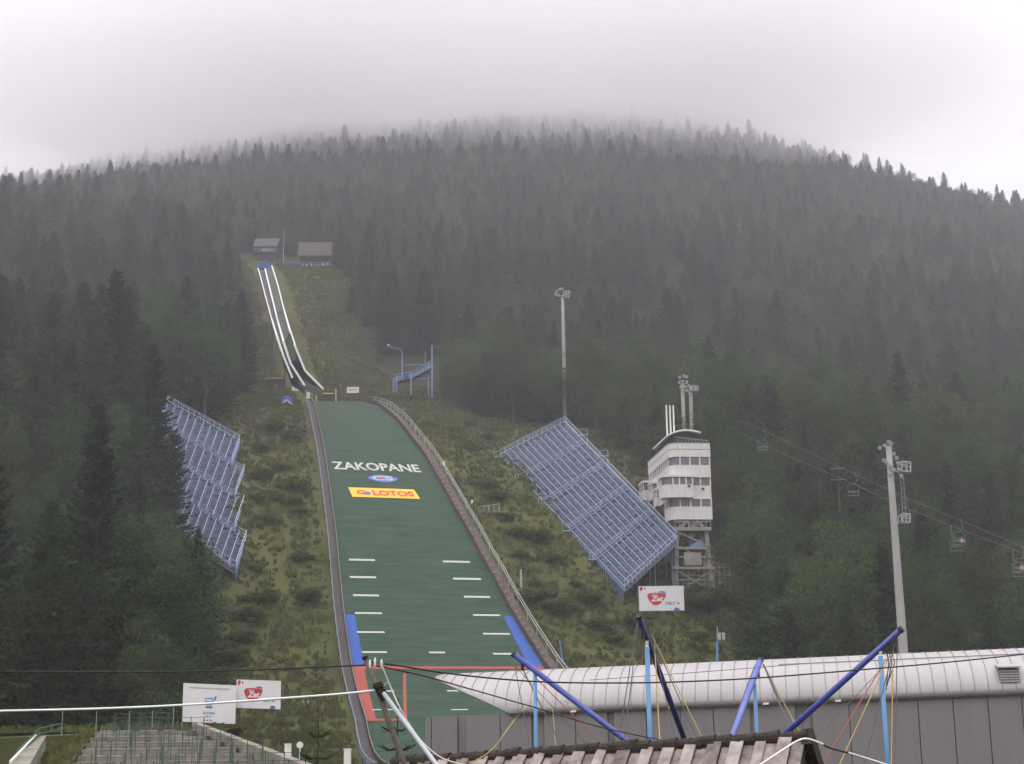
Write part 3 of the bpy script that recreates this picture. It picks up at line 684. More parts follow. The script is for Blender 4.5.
# ------------------------------------------------------------------ judges' tower
def judge_tower():
    YF = 222.0; dep = nrm(np.array([-.105, .995, 0])); rt = np.array([dep[1], -dep[0], 0]); o = P(672, 590, YF)
    gz = ground(o[0]+2, YF+2); base = np.array([o[0]+3, YF+3, gz])
    r = empty('judges_tower', base, 'white judges tower of stepped glazed floors standing on a concrete trestle', 'judges tower')
    z = lambda py: P(690, py+1.6, YF)[2]
    O = P(672.0, 518, YF)*np.array([1, 1, 0]); wF = P(713.5, 518, YF)[0]-P(672, 518, YF)[0]
    pt = lambda a, d, zz: O+rt*a+dep*d+np.array([0, 0, zz])
    def outline(a0, a1, d0, d1, rad=1.3, off=0.0):
        a0 -= off; d0 -= off; a1 += off; d1 += off; q = []
        for k in range(7):
            th = math.pi+k/6*math.pi/2; q.append((a0+rad+rad*math.cos(th), d0+rad+rad*math.sin(th)))
        q += [(a1, d0), (a1, d1), (a0, d1)]; return q
    def slab(a0, a1, d0, d1, z0, z1, name, m, rad=1.3, off=0.0):
        mb = MB(); mb.prism([pt(a, d, z0) for a, d in outline(a0, a1, d0, d1, rad, off)], (0, 0, z1-z0)); return mb.build(name, m, r)
    def storey(a0, a1, d0, d1, yb, ys, yt, rad=1.3, nm=3, bay=0):
        """white band yb..ys, window band ys..yt, with mullions"""
        slab(a0, a1, d0, d1, z(yb), z(ys), 'spandrel', M['tower'], rad)
        g = slab(a0, a1, d0, d1, z(ys)-.02, z(yt)+.02, 'window_band', M['glass'], rad, -.12)
        mb = MB()
        for k in range(nm+1):
            a = a0+rad+.25+(a1-a0-rad-.35)*k/nm; mb.box(pt(a, d0+.06, (z(ys)+z(yt))/2), (.20, .16, z(yt)-z(ys)), (rt, dep, up))
        n = max(3, int((d1-d0)/1.5))
        for k in range(n): d = d0+rad+.3+(d1-d0-rad-.5)*k/(n-1); mb.box(pt(a0+.06, d, (z(ys)+z(yt))/2), (.16, .26, z(yt)-z(ys)), (rt, dep, up))
        mb.build('mullions', M['tower'], r)
    a1 = wF
    # lowest floor, middle floor with its bay, top floor reaching far back
    storey(-.2, a1, 0, 4.2, 517.5, 504.6, 496.6)
    storey(0, a1, 0.15, 10, 496.6, 483.5, 475.3)
    slab(0, a1, 0, 10.2, z(496.9), z(496.4), 'floor_slab', M['tower'])
    storey(-1.35, a1-2.9, -.7, 2.6, 496.0, 483.2, 475.8, 1.3, 3)
    slab(-1.35, a1-2.9, -.7, 2.6, z(475.8), z(473.6), 'bay_roof', M['tower'], 1.3, .12)
    storey(0, a1, 0, 16.6, 475.3, 463.0, 454.8)
    slab(0, a1, 0, 16.8, z(454.8), z(447.6), 'parapet', M['tower'], 1.3, .05)
    slab(0, a1, 0, 16.8, z(447.6), z(447.0), 'shadow_joint', M['joint'], 1.3, -.08)
    slab(0, a1, 0, 16.8, z(447.0), z(440.8), 'parapet', M['tower'], 1.3, .05)
    slab(0, a1, 0, 16.8, z(440.9), z(440.2), 'coping', M['joint'], 1.3, .1)
    # little stepped cabins along the long side facing the jump
    for k, (d, yb, ys, yt, wd, wa) in enumerate([(4.4, 498, 489.5, 481.0, 2.6, .45), (7.4, 496.8, 488, 480, 2.6, .7), (10.6, 487, 478, 470.5, 2.8, .8), (14.0, 484, 474, 466, 3.2, 1.5)]):
        for (ya, yb2, nm, mm, inset) in ((yb, ys, 'cabin_wall', M['tower'], 0), (ys, yt, 'cabin_window', M['glass'], .1), (yt, yt-2.2, 'cabin_roof', M['tower'], -.15)):
            mb = MB(); mb.box(pt(-wa/2+.05, d+wd/2, (z(ya)+z(yb2))/2), (wa+.1-inset, wd-inset*2, z(yb2)-z(ya)), (rt, dep, up)); mb.build(nm, mm, r)
        mb = MB()
        for dd in (.05, wd*.35, wd*.68, wd-.05): mb.box(pt(-wa+.06, d+dd, (z(ys)+z(yt))/2), (.12, .2, z(yt)-z(ys)), (rt, dep, up))
        mb.build('mullions', M['tower'], r)
    for (a, d, y) in ((2.6, -.75, 484.6), (4.9, .1, 486.5)):
        mb = MB(); mb.box(pt(a, d, z(y)), (.35, .3, .25), (rt, dep, up)); mb.build('floodlight', M['dark'], r)
    # roof room and its curved white canopy
    mb = MB(); mb.prism([pt(a, d, z(440.5)) for a, d in outline(.9, a1-1.0, 1.5, 12, 1.6)], (0, 0, z(428.0)-z(440.5))); mb.build('roof_room', M['dark'], r)
    mb = MB(); n = 14; vs = []; fs = []
    for i in range(n+1):
        x = i/n; a = .25+x*(a1-1.1-.25); h = z(433.2)+(z(426.4)-z(433.2))*math.sin(math.pi*(.18+.60*x))
        d0 = .6+1.9*(1-min(1, x*2.2))**2
        vs += [pt(a, d0, h), pt(a, 14, h), pt(a, 14, h-.24), pt(a, d0, h-.24)]
    for i in range(n):
        for j in range(4): fs.append((i*4+j, i*4+(j+1) % 4, i*4+4+(j+1) % 4, i*4+4+j))
    fs += [(0, 1, 2, 3), (n*4+3, n*4+2, n*4+1, n*4)]
    mb.add(vs, fs); mb.build('canopy', M['white'], r)
    mb = MB(); mb.bar(pt(1.0, .7, z(440.2)+.9), pt(a1-.1, .2, z(440.2)+.9-.6), .06)
    for k in range(9): mb.bar(pt(1.4+k*.55, .3, z(440.4)), pt(1.4+k*.55, .3, z(440.2)+.5), .05)
    mb.build('roof_railing', M['galv'], r)
    for px, y0, y1 in ((666.7, 405, 437), (670.3, 405.5, 436), (673.6, 405.5, 434)):
        mb = MB(); p = P(px+.6, y1, YF+7); q = P(px, y0, YF+7); mb.tube((p[0], p[1], p[2]-1.5), (p[0], p[1], q[2]), .15, .12, 6); mb.build('antenna_mast', M['white'], r)
    # concrete trestle
    zb = gz-1.0; zt = z(517.3)
    def legs(a, d, a2, d2, w0, w1, z0, z1):
        mb = MB(); p = pt(a, d, z0); q = pt(a2, d2, z1); mb.bar(p, q, w0, w0); mb.build('leg', M['concrete'], r)
    for d in (.6, 3.4):
        legs(.3, d, .8, d, .6, .5, zb, z(527)); legs(5.9, d, 5.2, d, .6, .5, zb, z(527))
        legs(1.0, d, 2.4, d, .55, .5, z(528), zt); legs(5.1, d, 3.8, d, .55, .5, z(528), zt); legs(3.1, d, 2.3, d, .45, .45, z(527), zt); legs(3.1, d, 4.0, d, .45, .45, z(527), zt)
    legs(1.0, 8.2, 1.0, 8.2, .7, .7, ground(*pt(1, 8.2, 0)[:2])-1, z(496.6)); legs(4.6, 8.2, 4.6, 8.2, .7, .7, ground(*pt(4.6, 8.2, 0)[:2])-1, z(496.6))
    legs(1.0, 15, 1.0, 15, .7, .7, ground(*pt(1, 15, 0)[:2])-1, z(475.3)); legs(4.6, 15, 4.6, 15, .7, .7, ground(*pt(4.6, 15, 0)[:2])-1, z(475.3))
    mb = MB(); mb.box(pt(3.1, 2, z(527)), (5.6, 4.2, .5), (rt, dep, up)); mb.box(pt(3.1, 2, z(546)), (5.0, 3.6, .35), (rt, dep, up)); mb.box(pt(3.1, 2, z(566)), (6.2, 4.0, .35), (rt, dep, up)); mb.build('platform', M['concrete'], r)
    mb = MB()
    for h, a0, b0 in ((527, .4, 5.8),):
        for k in range(9): a = a0+(b0-a0)*k/8; mb.bar(pt(a, -.1, z(527)), pt(a, -.1, z(527)+1.1), .06)
        mb.bar(pt(a0, -.1, z(527)+1.1), pt(b0, -.1, z(527)+1.1), .08)
    mb.build('platform_railing', M['galv'], r)
    mb = MB()
    for (a, b, y0, y1) in ((.4, 5.9, 568, 590), (5.9, .4, 568, 590), (.6, 5.6, 529, 545), (2.0, 5.5, 548, 565)):
        mb.bar(pt(a, .2, z(y0)), pt(b, .2, z(y1)), .18)
    for y in (555, 578): mb.bar(pt(.2, .15, z(y)), pt(6.1, .15, z(y)), .18)
    mb.build('bracing', M['concrete'], r)
    mb = MB(); mb.box(pt(2.9, 1.2, z(557)), (2.6, 2.4, 1.9), (rt, dep, up)); mb.build('cabin', M['concrete'], r)
    mb = MB(); mb.prism([pt(2.2, 1.0, z(546)), pt(5.3, 1.0, z(546)), pt(4.4, 1.0, z(536.5))], dep*1.2); mb.build('blue_awning', mat('pale_blue_sheet', (.22, .36, .58), .7), r)
    mb = MB()                                      # wire cage round the foot
    rnd = random.Random(8)
    for k in range(60):
        a = -.4+rnd.random()*8.6; d = -.9+rnd.random()*4; zz = z(592)+rnd.random()*(z(560)-z(592)); b = a+(rnd.random()-.5)*2.2; mb.bar(pt(a, d, zz), pt(b, d+(rnd.random()-.5)*1.5, zz+(rnd.random()-.2)*1.6), .045)
    for k in range(12):
        a = -.4+k*.78; mb.bar(pt(a, -.9, gz-.5), pt(a, -.9, z(564+ (k % 3))), .06)
    for y in (566, 574, 582): mb.bar(pt(-.4, -.9, z(y)), pt(8.2, -.9, z(y)), .05)
    mb.build('wire_cage', M['concrete'], r)
judge_tower()

# ------------------------------------------------------------------ floodlight masts
def lamp(mb_l, mb_h, c, ax, s=1.0):
    f_ = nrm(ax); sd = nrm(np.cross(f_, up)); u = np.cross(sd, f_)
    mb_h.path([c-f_*.30*s, c-f_*.12*s, c+f_*.22*s], [.12*s, .22*s, .32*s], 10); mb_h.bar(c-f_*.1*s-u*.34*s, c-f_*.1*s, .08); mb_l.path([c+f_*.222*s, c+f_*.25*s], [.29*s, .27*s], 10)
def mast(name, label, poles, Y, lamps, r0, r1, s=1.0, frames=(), m=None, steps=None, aim=(-.5, -.75, -.45)):
    bx = np.mean([P(p[0], p[1], Y)[0] for p in poles]); gz = ground(bx, Y); r = empty(name, (bx, Y, gz), label, 'floodlight mast', 'floodlight masts')
    for (px0, py0, px1, py1) in poles:
        a, b = P(px0, py0, Y), P(px1, py1, Y); d = (a-b)/(a[2]-b[2]); foot = b+d*(gz-1-b[2]); 
        pts = [foot+(a-foot)*k/6 for k in range(7)]; mb = MB(); mb.path(pts, [r0+(r1-r0)*k/6 for k in range(7)], 12); mb.build('pole', m or M['mast'], r, True)
    for (px, py, dx) in lamps:
        c = P(px, py, Y-.5); l_, h_ = MB(), MB(); lamp(l_, h_, c, np.array(aim)*[dx, 1, 1], s); h = h_.build('floodlight', M['galv'], r); l_.build('lens', M['lens'], h)
    mb = MB()
    ys = sorted(set(round(l[1]) for l in lamps))
    for y in ys:
        xs = [l[0] for l in lamps if round(l[1]) == y]; mb.bar(P(min(xs)-1, y+1.5, Y-.1), P(max(xs)+1, y+1.5, Y-.1), .12)
    mb.build('lamp_frame', M['galv'], r)
    for (x0, y0, x1, y1) in frames:
        mb = MB(); q = [P(x0, y0, Y-.6), P(x1, y0+.5, Y-.6), P(x1, y1, Y-.6), P(x0, y1-.5, Y-.6)]; back = np.array([0, 1.4, 0])
        for k in range(4):
            mb.bar(q[k], q[(k+1) % 4], .13); mb.bar(q[k]+back, q[(k+1) % 4]+back, .1); mb.bar(q[k], q[k]+back, .1)
        mb.bar((q[0]+q[1])/2, (q[2]+q[3])/2, .08); mb.bar((q[0]+q[3])/2, (q[1]+q[2])/2, .08); mb.prism([q[3], q[2], q[2]+back, q[3]+back], (0, 0, .08)); mb.build('basket', M['galv'], r)
    return r
mast('floodlight_mast', 'slender pale floodlight mast rising among trees above the top of the right stand', [(562.6, 297, 565.2, 423)], 296, [(557,291,1),(560,289,1),(562.5,288.5,1),(556,294,1),(559,295,1),(563,296,1),(566,294,-1),(568,296.5,-1),(568.5,291.5,-1)], .44, .30, .9, [(563.5, 291, 569.5, 297)])
mast('floodlight_mast', 'twin-pole floodlight mast standing right behind the white tower roof', [(682.3, 384, 684.3, 430), (690.5, 386, 691.6, 430)], 246, [(680,377,1),(684,375.5,1),(687,376.5,1),(679.5,382,1),(683,381,1),(687,381.5,1),(681,387,1),(685,386,1),(689,385.5,1),(683,391,1),(687,390,1),(691,389.5,-1),(695,388,-1),(690,393.5,1)], .36, .30, .85, [(692, 385.5, 698, 390.5)])
m3 = mast('floodlight_mast', 'thick grey concrete floodlight mast behind the right part of the curved white roof', [(888.6, 446, 904.0, 660)], 150, [(880,447.5,1),(885,445.2,1),(889,441.5,1),(891.5,443.5,1),(884,460,1),(887,462.5,1),(894,453.5,1),(897,457.5,1),(891,466,1),(894,470,-1),(899,469.5,-1),(890,474,1),(901,475.5,-1),(898,463,-1)], .56, .30, .66, [(901.5, 461.5, 910.5, 471.5), (902, 513.5, 910, 522.5)])
mb = MB()
for k in range(9): y = 478+k*5; mb.bar(P(900.5+(y-478)*.06, y, 149.4), P(903.5+(y-478)*.06, y, 149.4), .035)
mb.bar(P(900.5, 476, 149.4), P(903.2, 523, 149.4), .035); mb.bar(P(903.5, 476, 149.4), P(906.2, 523, 149.4), .035); mb.path([P(893.4, 500, 149.3), P(891.6, 507, 149.3), P(892.0, 518, 149.3), P(894.6, 524, 149.3)], .06, 5); mb.build('ladder', M['galv'], m3)

# ------------------------------------------------------------------ billboard and banners
def pick_logo(mp, w, h, r, cu, cv, lw, lh):
    T = [(-.5,.28),(-.47,.40),(-.36,.46),(-.1,.49),(.2,.48),(.42,.45),(.5,.36),(.47,.18),(.38,-.05),(.24,-.28),(.08,-.44),(-.08,-.49),(-.22,-.40),(-.36,-.2),(-.46,.05)]
    put_poly(mp, [(cu+a*lw, cv+b*lh) for a, b in T], 'red_logo', M['signred'], r)
    put_text(mp, w, h, 'Zet', cu+.005, cv+.03*lh, lw*.68, lh*.42, 'white_lettering', M['white'], r, .035, .35, .03)
    put_text(mp, w, h, 'RADIO', cu-.1*lw, cv+.33*lh, lw*.3, lh*.10, 'white_lettering', M['white'], r, .02, .2, .03)
    put_poly(mp, [(cu+.08*lw, cv+.54*lh), (cu+.5*lw, cv+.47*lh), (cu+.46*lw, cv+.58*lh), (cu+.22*lw, cv+.62*lh)], 'blue_swoosh', M['signblue'], r, .018)
def corner_marks(mp, r):
    put_poly(mp, [(.03, .96), (.025, .84), (.05, .79), (.085, .86), (.10, .95), (.07, .98)], 'red_emblem', M['signred'], r)
    put_poly(mp, [(.125, .95), (.12, .87), (.145, .84), (.16, .93)], 'red_emblem', M['signred'], r)
    put_poly(mp, [(.83+.065*math.cos(a), .01+.11*math.sin(a)) for a in np.linspace(0, math.pi, 12)], 'blue_emblem', M['signblue'], r)
rb, mp, w, h = sign_board('billboard', 638.5, 586.3, 683.5, 611.0, 214, 'large white billboard with red logo and 106.3 FM under the right stand', 'billboard', None)
pick_logo(mp, w, h, rb, .395, .47, .42, .52); put_text(mp, w, h, '106.3', .69, .30, .19, .14, 'blue_lettering', M['signblue'], rb, .01); put_text(mp, w, h, 'FM', .865, .29, .07, .07, 'red_lettering', M['signred'], rb, .03); corner_marks(mp, rb)
YB = 111.0
r1, mp, w, h = sign_board('banner', 183.6, 683, 236.4, 721.5, YB, 'larger white banner with blue emblem and ZAKOPANE lettering behind the left terraces', 'banner', -1.5, group='white banners behind the left terraces', drop=.22)
put_text(mp, w, h, 'FIS NORDIC WORLD SKI CHAMPIONSHIPS', .5, .89, .76, .035, 'grey_lettering', M['ink'], r1, .01)
put_text(mp, w, h, 'ZAKOPANE', .50, .255, .23, .06, 'blue_lettering', M['signblue'], r1, .01); put_text(mp, w, h, '2013', .495, .165, .11, .05, 'blue_lettering', M['signblue'], r1, .01)
put_poly(mp, [(.41, .64), (.57, .66), (.585, .52), (.54, .45), (.45, .45), (.42, .52)], 'blue_emblem', M['cyan'], r1)
put_poly(mp, [(.43, .60), (.55, .60), (.56, .56), (.44, .56)], 'white_emblem', M['white'], r1, .03)
put_poly(mp, [(.60, .68), (.64, .70), (.62, .60), (.59, .57), (.585, .59), (.60, .62)], 'blue_emblem', M['signblue'], r1)
for k in range(4): put_poly(mp, [(.44+k*.032, .43), (.466+k*.032, .43), (.463+k*.032, .375), (.437+k*.032, .375)], 'dark_ring', M['ink'], r1)
for k, mm in enumerate((M['signblue'], M['signred'], M['signred'])): put_poly(mp, [(.40+k*.065, .075), (.425+k*.065, .085), (.435+k*.065, .05), (.415+k*.065, .03), (.395+k*.065, .05)], 'small_emblem', mm, r1)
r2, mp, w, h = sign_board('banner', 236.8, 679.5, 281, 707.8, YB+.6, 'smaller white banner with red logo and 106.3 FM behind the left terraces', 'banner', -1.5, group='white banners behind the left terraces', drop=.14)
pick_logo(mp, w, h, r2, .385, .47, .42, .50); put_text(mp, w, h, '106.3', .68, .29, .17, .11, 'blue_lettering', M['signblue'], r2, .01); put_text(mp, w, h, 'FM', .84, .28, .06, .06, 'red_lettering', M['signred'], r2, .03); corner_marks(mp, r2)

# ------------------------------------------------------------------ standing terraces at lower left
BANKS = []
def terraces():
    r = empty('standing_terrace', (-22, 92, -4), 'concrete standing terraces with green crash barriers at the lower left', 'terrace')
    n = 11; Yn, Yf = 72.0, 106.0; zn, zf = -3.7, .1
    rows = []
    for k in range(n):
        Y = Yn+(Yf-Yn)*k/n; z = zn+(zf-zn)*(k+1)/n; v = k/(n-1)
        xl = P(50+45*v, 740, Y)[0]; xr = P(352-165*v, 740, Y)[0]; rows.append((Y, z, xl, xr))
    mb = MB()
    for k, (Y, z, xl, xr) in enumerate(rows):
        Y2 = rows[k+1][0] if k < n-1 else Yf+1.5; mb.box(((xl+xr)/2, (Y+Y2)/2, z-.9), (xr-xl, Y2-Y+.02*k, 1.8))
    rnd = random.Random(2)                         # worn plank tops along each step front
    for k, (Y, z, xl, xr) in enumerate(rows):
        x = xl+.3
        while x < xr-1.2:
            L = .7+rnd.random()*.5; mb.box((x+L/2, Y+.22, z+.03), (L, .4, .09), None, 1); x += L+.25+rnd.random()*.25
    mb.build('steps', [M['terrace'], M['concrete']], r)
    mb = MB(); ka, kb = P(192, 722.5, 107), P(352, 783, 73); mb.prism([ka, kb, kb-up*1.6, ka-up*1.6], (.5, .1, 0)); mb.build('kerb_wall', M['terrace'], r)
    mb = MB(); kc, kd = kb+np.array([7, 0, -2.2]), ka+np.array([7, 0, -2.4]); mb.prism([ka-up*.25, kb-up*.25, kc, kd], (.5, 0, -.4)); mb.build('earth_bank', M['grass'], r)
    mb = MB(); la, lb = P(97, 729, 107), P(47, 790, 73); mb.prism([la-up*.1, lb-up*.1, lb+np.array([-6, 0, -2.4]), la+np.array([-7, 0, -2.6])], (0, 0, -.4)); mb.build('earth_bank', M['grass'], r); BANKS.append((la-up*.1, lb-up*.1, lb+np.array([-6, 0, -2.4]), la+np.array([-7, 0, -2.6])))
    # flank ramp with white edge, grass bank behind
    mb = MB(); a = [P(10, 764, 80), P(36, 737, 100), P(46, 735.5, 102), P(30, 764, 80)]
    mb.prism(a, (0, 0, -2.5)); mb.build('ramp', M['terrace'], r)
    mb = MB(); mb.bar(a[0]+up*.08, a[1]+up*.08, .10, .16); mb.build('white_edge', M['white'], r)
    mb = MB(); mb.tube(P(14, 764, 84)+up*.3, P(40, 733, 101), .05); mb.tube(P(16, 752, 88), P(41, 728, 103), .05); mb.tube(P(40, 728.5, 103), P(62, 723.5, 106), .05); mb.tube(P(41, 734, 103), P(66, 728, 106), .05)
    for t in (0, .5, 1): p = P(14+26*t, 764-31*t, 84+17*t); mb.tube((p[0], p[1], -4), p+up*.3, .05)
    mb.build('hand_railing', M['greenpaint'], r)
    # barriers: one built, the rest copied
    proto = None; bn = 0
    for k, (Y, z, xl, xr) in enumerate(rows):
        if k < 2: continue
        x = xl+.6+rnd.random()*.8
        while x < xr-1.9:
            if proto is None:
                b = empty('crash_barrier', (x, Y+1.2, z), 'green tubular crash barrier standing on the lower left terraces', 'barrier', 'green crash barriers on the terraces'); proto = b
                for dx in (0, .85, 1.7):
                    mb = MB(); mb.tube((x+dx, Y+1.2, z-.1), (x+dx, Y+1.2, z+1.25), .026, None, 6); mb.build('post', M['greenpaint'], b)
                mb = MB(); mb.tube((x-.1, Y+1.2, z+1.2), (x+1.8, Y+1.2, z+1.2), .018, None, 6); mb.build('rail', M['greenpaint'], b)
                mb = MB(); mb.tube((x-.1, Y+1.2, z+.65), (x+1.8, Y+1.2, z+.65), .012, None, 6); mb.build('rail', M['greenpaint'], b)
            else:
                c = copy_tree(proto); c.location = (x, Y+1.2+rnd.random()*.2, z)
            bn += 1; x += 1.75+rnd.random()*.5
    mb = MB(); vs = []
    mb.prism([(-46, Yf+1, -4.2), (-46, Yf+14, -4.2), (-40, Yf+9, -.2), (-40, Yf+1.4, -.35)], (20, 0, .55)); bank = mb.build('grass_bank', M['grass'], r)
    pf = None
    for i, px in enumerate((62, 96, 129, 152, 173, 182.2)):
        p = P(px, 727, 108); o = MB(); h = 1.1 if i < 4 else 1.35; o.tube((p[0], 108, -1.2), (p[0], 108, p[2]+h), .022, None, 6); o = o.build('fence_post', M['galv']); ground_origin(o, (p[0], 108, -1.2)); tag(o, 'plain grey post standing on the grass bank behind the left terraces', 'post', 'grey posts behind the left terraces')
terraces()
def small_post(name, px, py0, py1, w, m, label, cat, Y=None, group=None, rnd_=False):
    Y = Y or hit(px, py1)[1]; a, b = P(px, py0, Y), P(px, py1, Y); gz = ground(b[0], Y); mb = MB(); b[2] = gz-.2
    if rnd_:
        mb.tube(b, a, .05, None, 6); n = 14; mb.prism([(a[0]+w/2*math.cos(2*math.pi*k/n), Y-.05, a[2]+w/2*math.sin(2*math.pi*k/n)) for k in range(n)], (0, -.06, 0))
    else: mb.box((a+b)/2, (w, w, a[2]-b[2])); mb.box(a+up*.03, (w*1.15, w*1.15, .06))
    o = mb.build(name, m); ground_origin(o, (b[0], Y, gz)); return tag(o, label, cat, group)
small_post('bollard', 288, 744.5, 754, .42, M['white'], 'pale squat bollard beside the round sign at the foot of the slope', 'bollard', 105)
small_post('round_sign', 300, 745, 756, .45, M['white'], 'small round white sign on a thin post left of the landing foot', 'sign', 104, None, True)
small_post('marker_box', 347.6, 749.5, 754, .45, M['white'], 'small white box beside the dark edge board at the landing foot', 'marker box', 104)
small_post('marker_post', 443.7, 461.5, 466, .34, M['white'], 'small white marker in the grass just right of the upper fence', 'marker')
small_post('marker_post', 472, 500.5, 505, .34, M['white'], 'small white marker in the grass left of the right stand', 'marker')
small_post('marker_post', 521, 570, 586, .30, M['galv'], 'slim grey post with box in scrub below the right stand', 'post')
small_post('wooden_stake', 303.4, 700.5, 709, .2, M['galv'], 'thin grey stake in the grass left of the landing edge', 'stake', None, 'pair of grey stakes left of the landing')
small_post('wooden_stake', 308.0, 700.2, 708, .2, M['galv'], 'thin grey stake in the grass left of the landing edge', 'stake', None, 'pair of grey stakes left of the landing')
def snow_lance():
    h = hit(563, 660); mb = MB(); a = P(559.5, 640, h[1]); mb.tube((h[0], h[1], h[2]-.3), a, .12, .09, 6); o = mb.build('snow_lance', M['lightblue']); ground_origin(o, h); tag(o, 'slanting light blue pipe in the grass right of the blue zone', 'snow lance')
    h = hit(489, 514); r = empty('short_railing', h, 'short grey railing on a small landing right of the slope fence', 'railing')
    mb = MB(); mb.box(h+up*.1, (3.4, 1.2, .2)); mb.build('deck', M['timber'], r); mb = MB()
    for k in range(5): mb.bar(h+np.array([-1.6+.8*k, -.5, 0]), h+np.array([-1.6+.8*k, -.5, 1.1+.1*k]), .08)
    mb.bar(h+np.array([-1.6, -.5, 1.1]), h+np.array([1.6, -.5, 1.5]), .08); mb.build('railing', M['galv'], r)
    Y = 150; p = P(720, 632, Y); r = empty('signal_mast', (p[0], Y, ground(p[0], Y)), 'light blue signal post with twin grey lamps behind the curved white roof', 'signal mast')
    mb = MB(); mb.path([(P(717.3, 700, Y)), P(717.3, 641.5, Y), P(723.4, 641.3, Y)], .13, 6); mb.tube(P(717.3, 700, Y), (P(717.3, 700, Y)[0], Y, -4.2), .13); mb.build('post', M['lightblue'], r)
    mb = MB(); mb.tube(P(717.2, 641, Y), P(717.2, 626, Y), .05); mb.build('antenna', M['galv'], r)
    for px in (719.3, 723.4): mb = MB(); mb.box(P(px, 636.5, Y-.2), (.28, .4, .75)); mb.build('lamp', M['galv'], r)
    mb = MB(); mb.box(P(721.2, 639.5, Y), (.8, .3, .25)); mb.build('lamp_bracket', M['dark'], r)
snow_lance()

# ------------------------------------------------------------------ hall with the curved white roof
def hall():
    A = P(425, 717, 104.0); Bq = P(1024, 693, 97.0); ax = nrm(Bq-A); hb = nrm(np.array([-ax[1], ax[0], 0])); hu = np.cross(ax, hb)*-1
    hu = np.array([0, 0, 1.0]) if hu[2] < .5 else hu
    xof = lambda px, py: None
    def along(px):                                   # distance along the wall top seen at pixel column px
        lo, hi = -20.0, 90.0
        for _ in range(50):
            m = (lo+hi)/2
            if proj(A+ax*m)[0] < px: lo = m
            else: hi = m
        return lo
    L = along(1024)+16
    r = empty('grandstand_hall', (A+ax*L/2)*[1, 1, 0]+[0, 0, -4], 'long grey panelled hall under a curved white metal roof', 'hall')
    mb = MB()                                        # panels, each one board of the wall
    cuts = [425, 431.5, 457.5, 465.5, 500, 531.5, 543.5, 575.2, 607.5, 613, 646, 680, 713, 750, 757, 795, 801.5, 811, 848.5, 882, 917.3, 952.3, 987.2, 1021, 1056, 1092]
    xs = [along(c) for c in cuts]
    recess = {2, 5, 8, 13, 15, 16}
    for i in range(len(xs)-1):
        a, b = xs[i], xs[i+1]
        dp = .25 if (b-a) < .9 and i > 0 else 0.0
        p = A+ax*(a+.03)+hb*dp; q = A+ax*(b-.03)+hb*dp
        mb.prism([p, q, (q[0], q[1], -4.3), (p[0], p[1], -4.3)], hb*.12)
    mb.build('wall', M['hallwall'], r)
    mb = MB(); p, q = A+hb*.3+ax*.05, A+ax*(L-.1)+hb*.3; mb.prism([p-[0, 0, .05], q-[0, 0, .05], (q[0], q[1], -4.3), (p[0], p[1], -4.3)], hb*.2); mb.build('wall_backing', M['joint'], r)
    mb = MB(); e = A+hb*12; 
    mb.prism([A+hb*.52+ax*.05, e+ax*.05, (e[0], e[1], -4.3), (A[0]+hb[0]*.52, A[1]+hb[1]*.52, -4.3)], ax*.15); mb.build('wall', M['hallwall'], r)
    # roof: quarter-ellipse bays with standing seams, its free end cut to a point
    x0 = along(510); D = 6.8
    cz = P(800, 658.5, 106.5)[2]-(A+ax*along(800))[2]
    def rp(x, th, dr=0.0):
        e0 = (4.55*math.sin(min(th, 1.06))/math.sin(1.06)) if x <= x0+1e-6 else 0
        return None
    TH = np.linspace(0, math.pi*.93, 30)
    def sec(x, th, dr=0.0): return A+ax*x+hb*(-.12+(D+.12)*(1-math.cos(th)))+up*((cz+dr)*math.sin(th)**.92 if th > 0 else dr*0)
    def xend(th): return x0-6.15*math.sin(min(th, 1.15))/math.sin(1.15)+max(0, th-1.15)*1.5
    XN = 46
    def ring(dr):
        vs = []
        for i in range(XN+1):
            for th in TH:
                xe = xend(th); vs.append(sec(xe+(L-xe)*i/XN, th, dr))
        return vs
    mb = MB(); vo = ring(0.0); vi = ring(-.22); n = len(TH); N = len(vo); fs = []
    for i in range(XN):
        for k in range(n-1):
            a = i*n+k; fs.append((a, a+1, a+n+1, a+n)); fs.append((N+a, N+a+n, N+a+n+1, N+a+1))
    for k in range(n-1): fs.append((k, N+k, N+k+1, k+1)); a = XN*n+k; fs.append((a, a+1, N+a+1, N+a))
    for i in range(XN): a = i*n; fs.append((a, a+n, N+a+n, N+a))
    mb.add(vo+vi, fs); mb.build('roof', M['hallroof'], r, True)
    mb = MB(); sp = .845; x = x0-6.2
    while x < L-.2:
        pts = [sec(x, th, .025) for th in TH if x > xend(th)+.05]
        for a, b in zip(pts[:-1], pts[1:]):
            mb.bar(a, b+(b-a)*.03, .045, .05)
        x += sp
    mb.build('standing_seams', M['seam'], r)
    mb = MB()
    mb.bar(A+ax*x0+hb*-.16+up*-.03, A+ax*L+hb*-.16+up*-.03, .08, .11); mb.build('gutter', M['board'], r)
    mb = MB(); p = A+ax*x0+up*-.12; q = A+ax*L+up*-.12
    mb.prism([A+ax*x0-hb*.10-up*.14, A+ax*L-hb*.10-up*.14, A+ax*L+hb*.1-up*.14, A+ax*x0+hb*.1-up*.14], (0, 0, .05)); mb.build('soffit', M['hallwall'], r)
    mb = MB()                                        # ridge batten on the upper roof
    for a, b in ((610, 1100),):
        th = .93
        mb.bar(sec(along(780), th, .05), sec(L, th+.0, .05), .05, .05)
    mb.build('roof_wire', M['seam'], r)
    p = A+ax*(along(506)); mb = MB(); mb.tube((p[0]+hb[0]*.8, p[1]+hb[1]*.8, -4.2), p+hb*.8+up*.55, .14); mb.build('column', M['dark'], r)
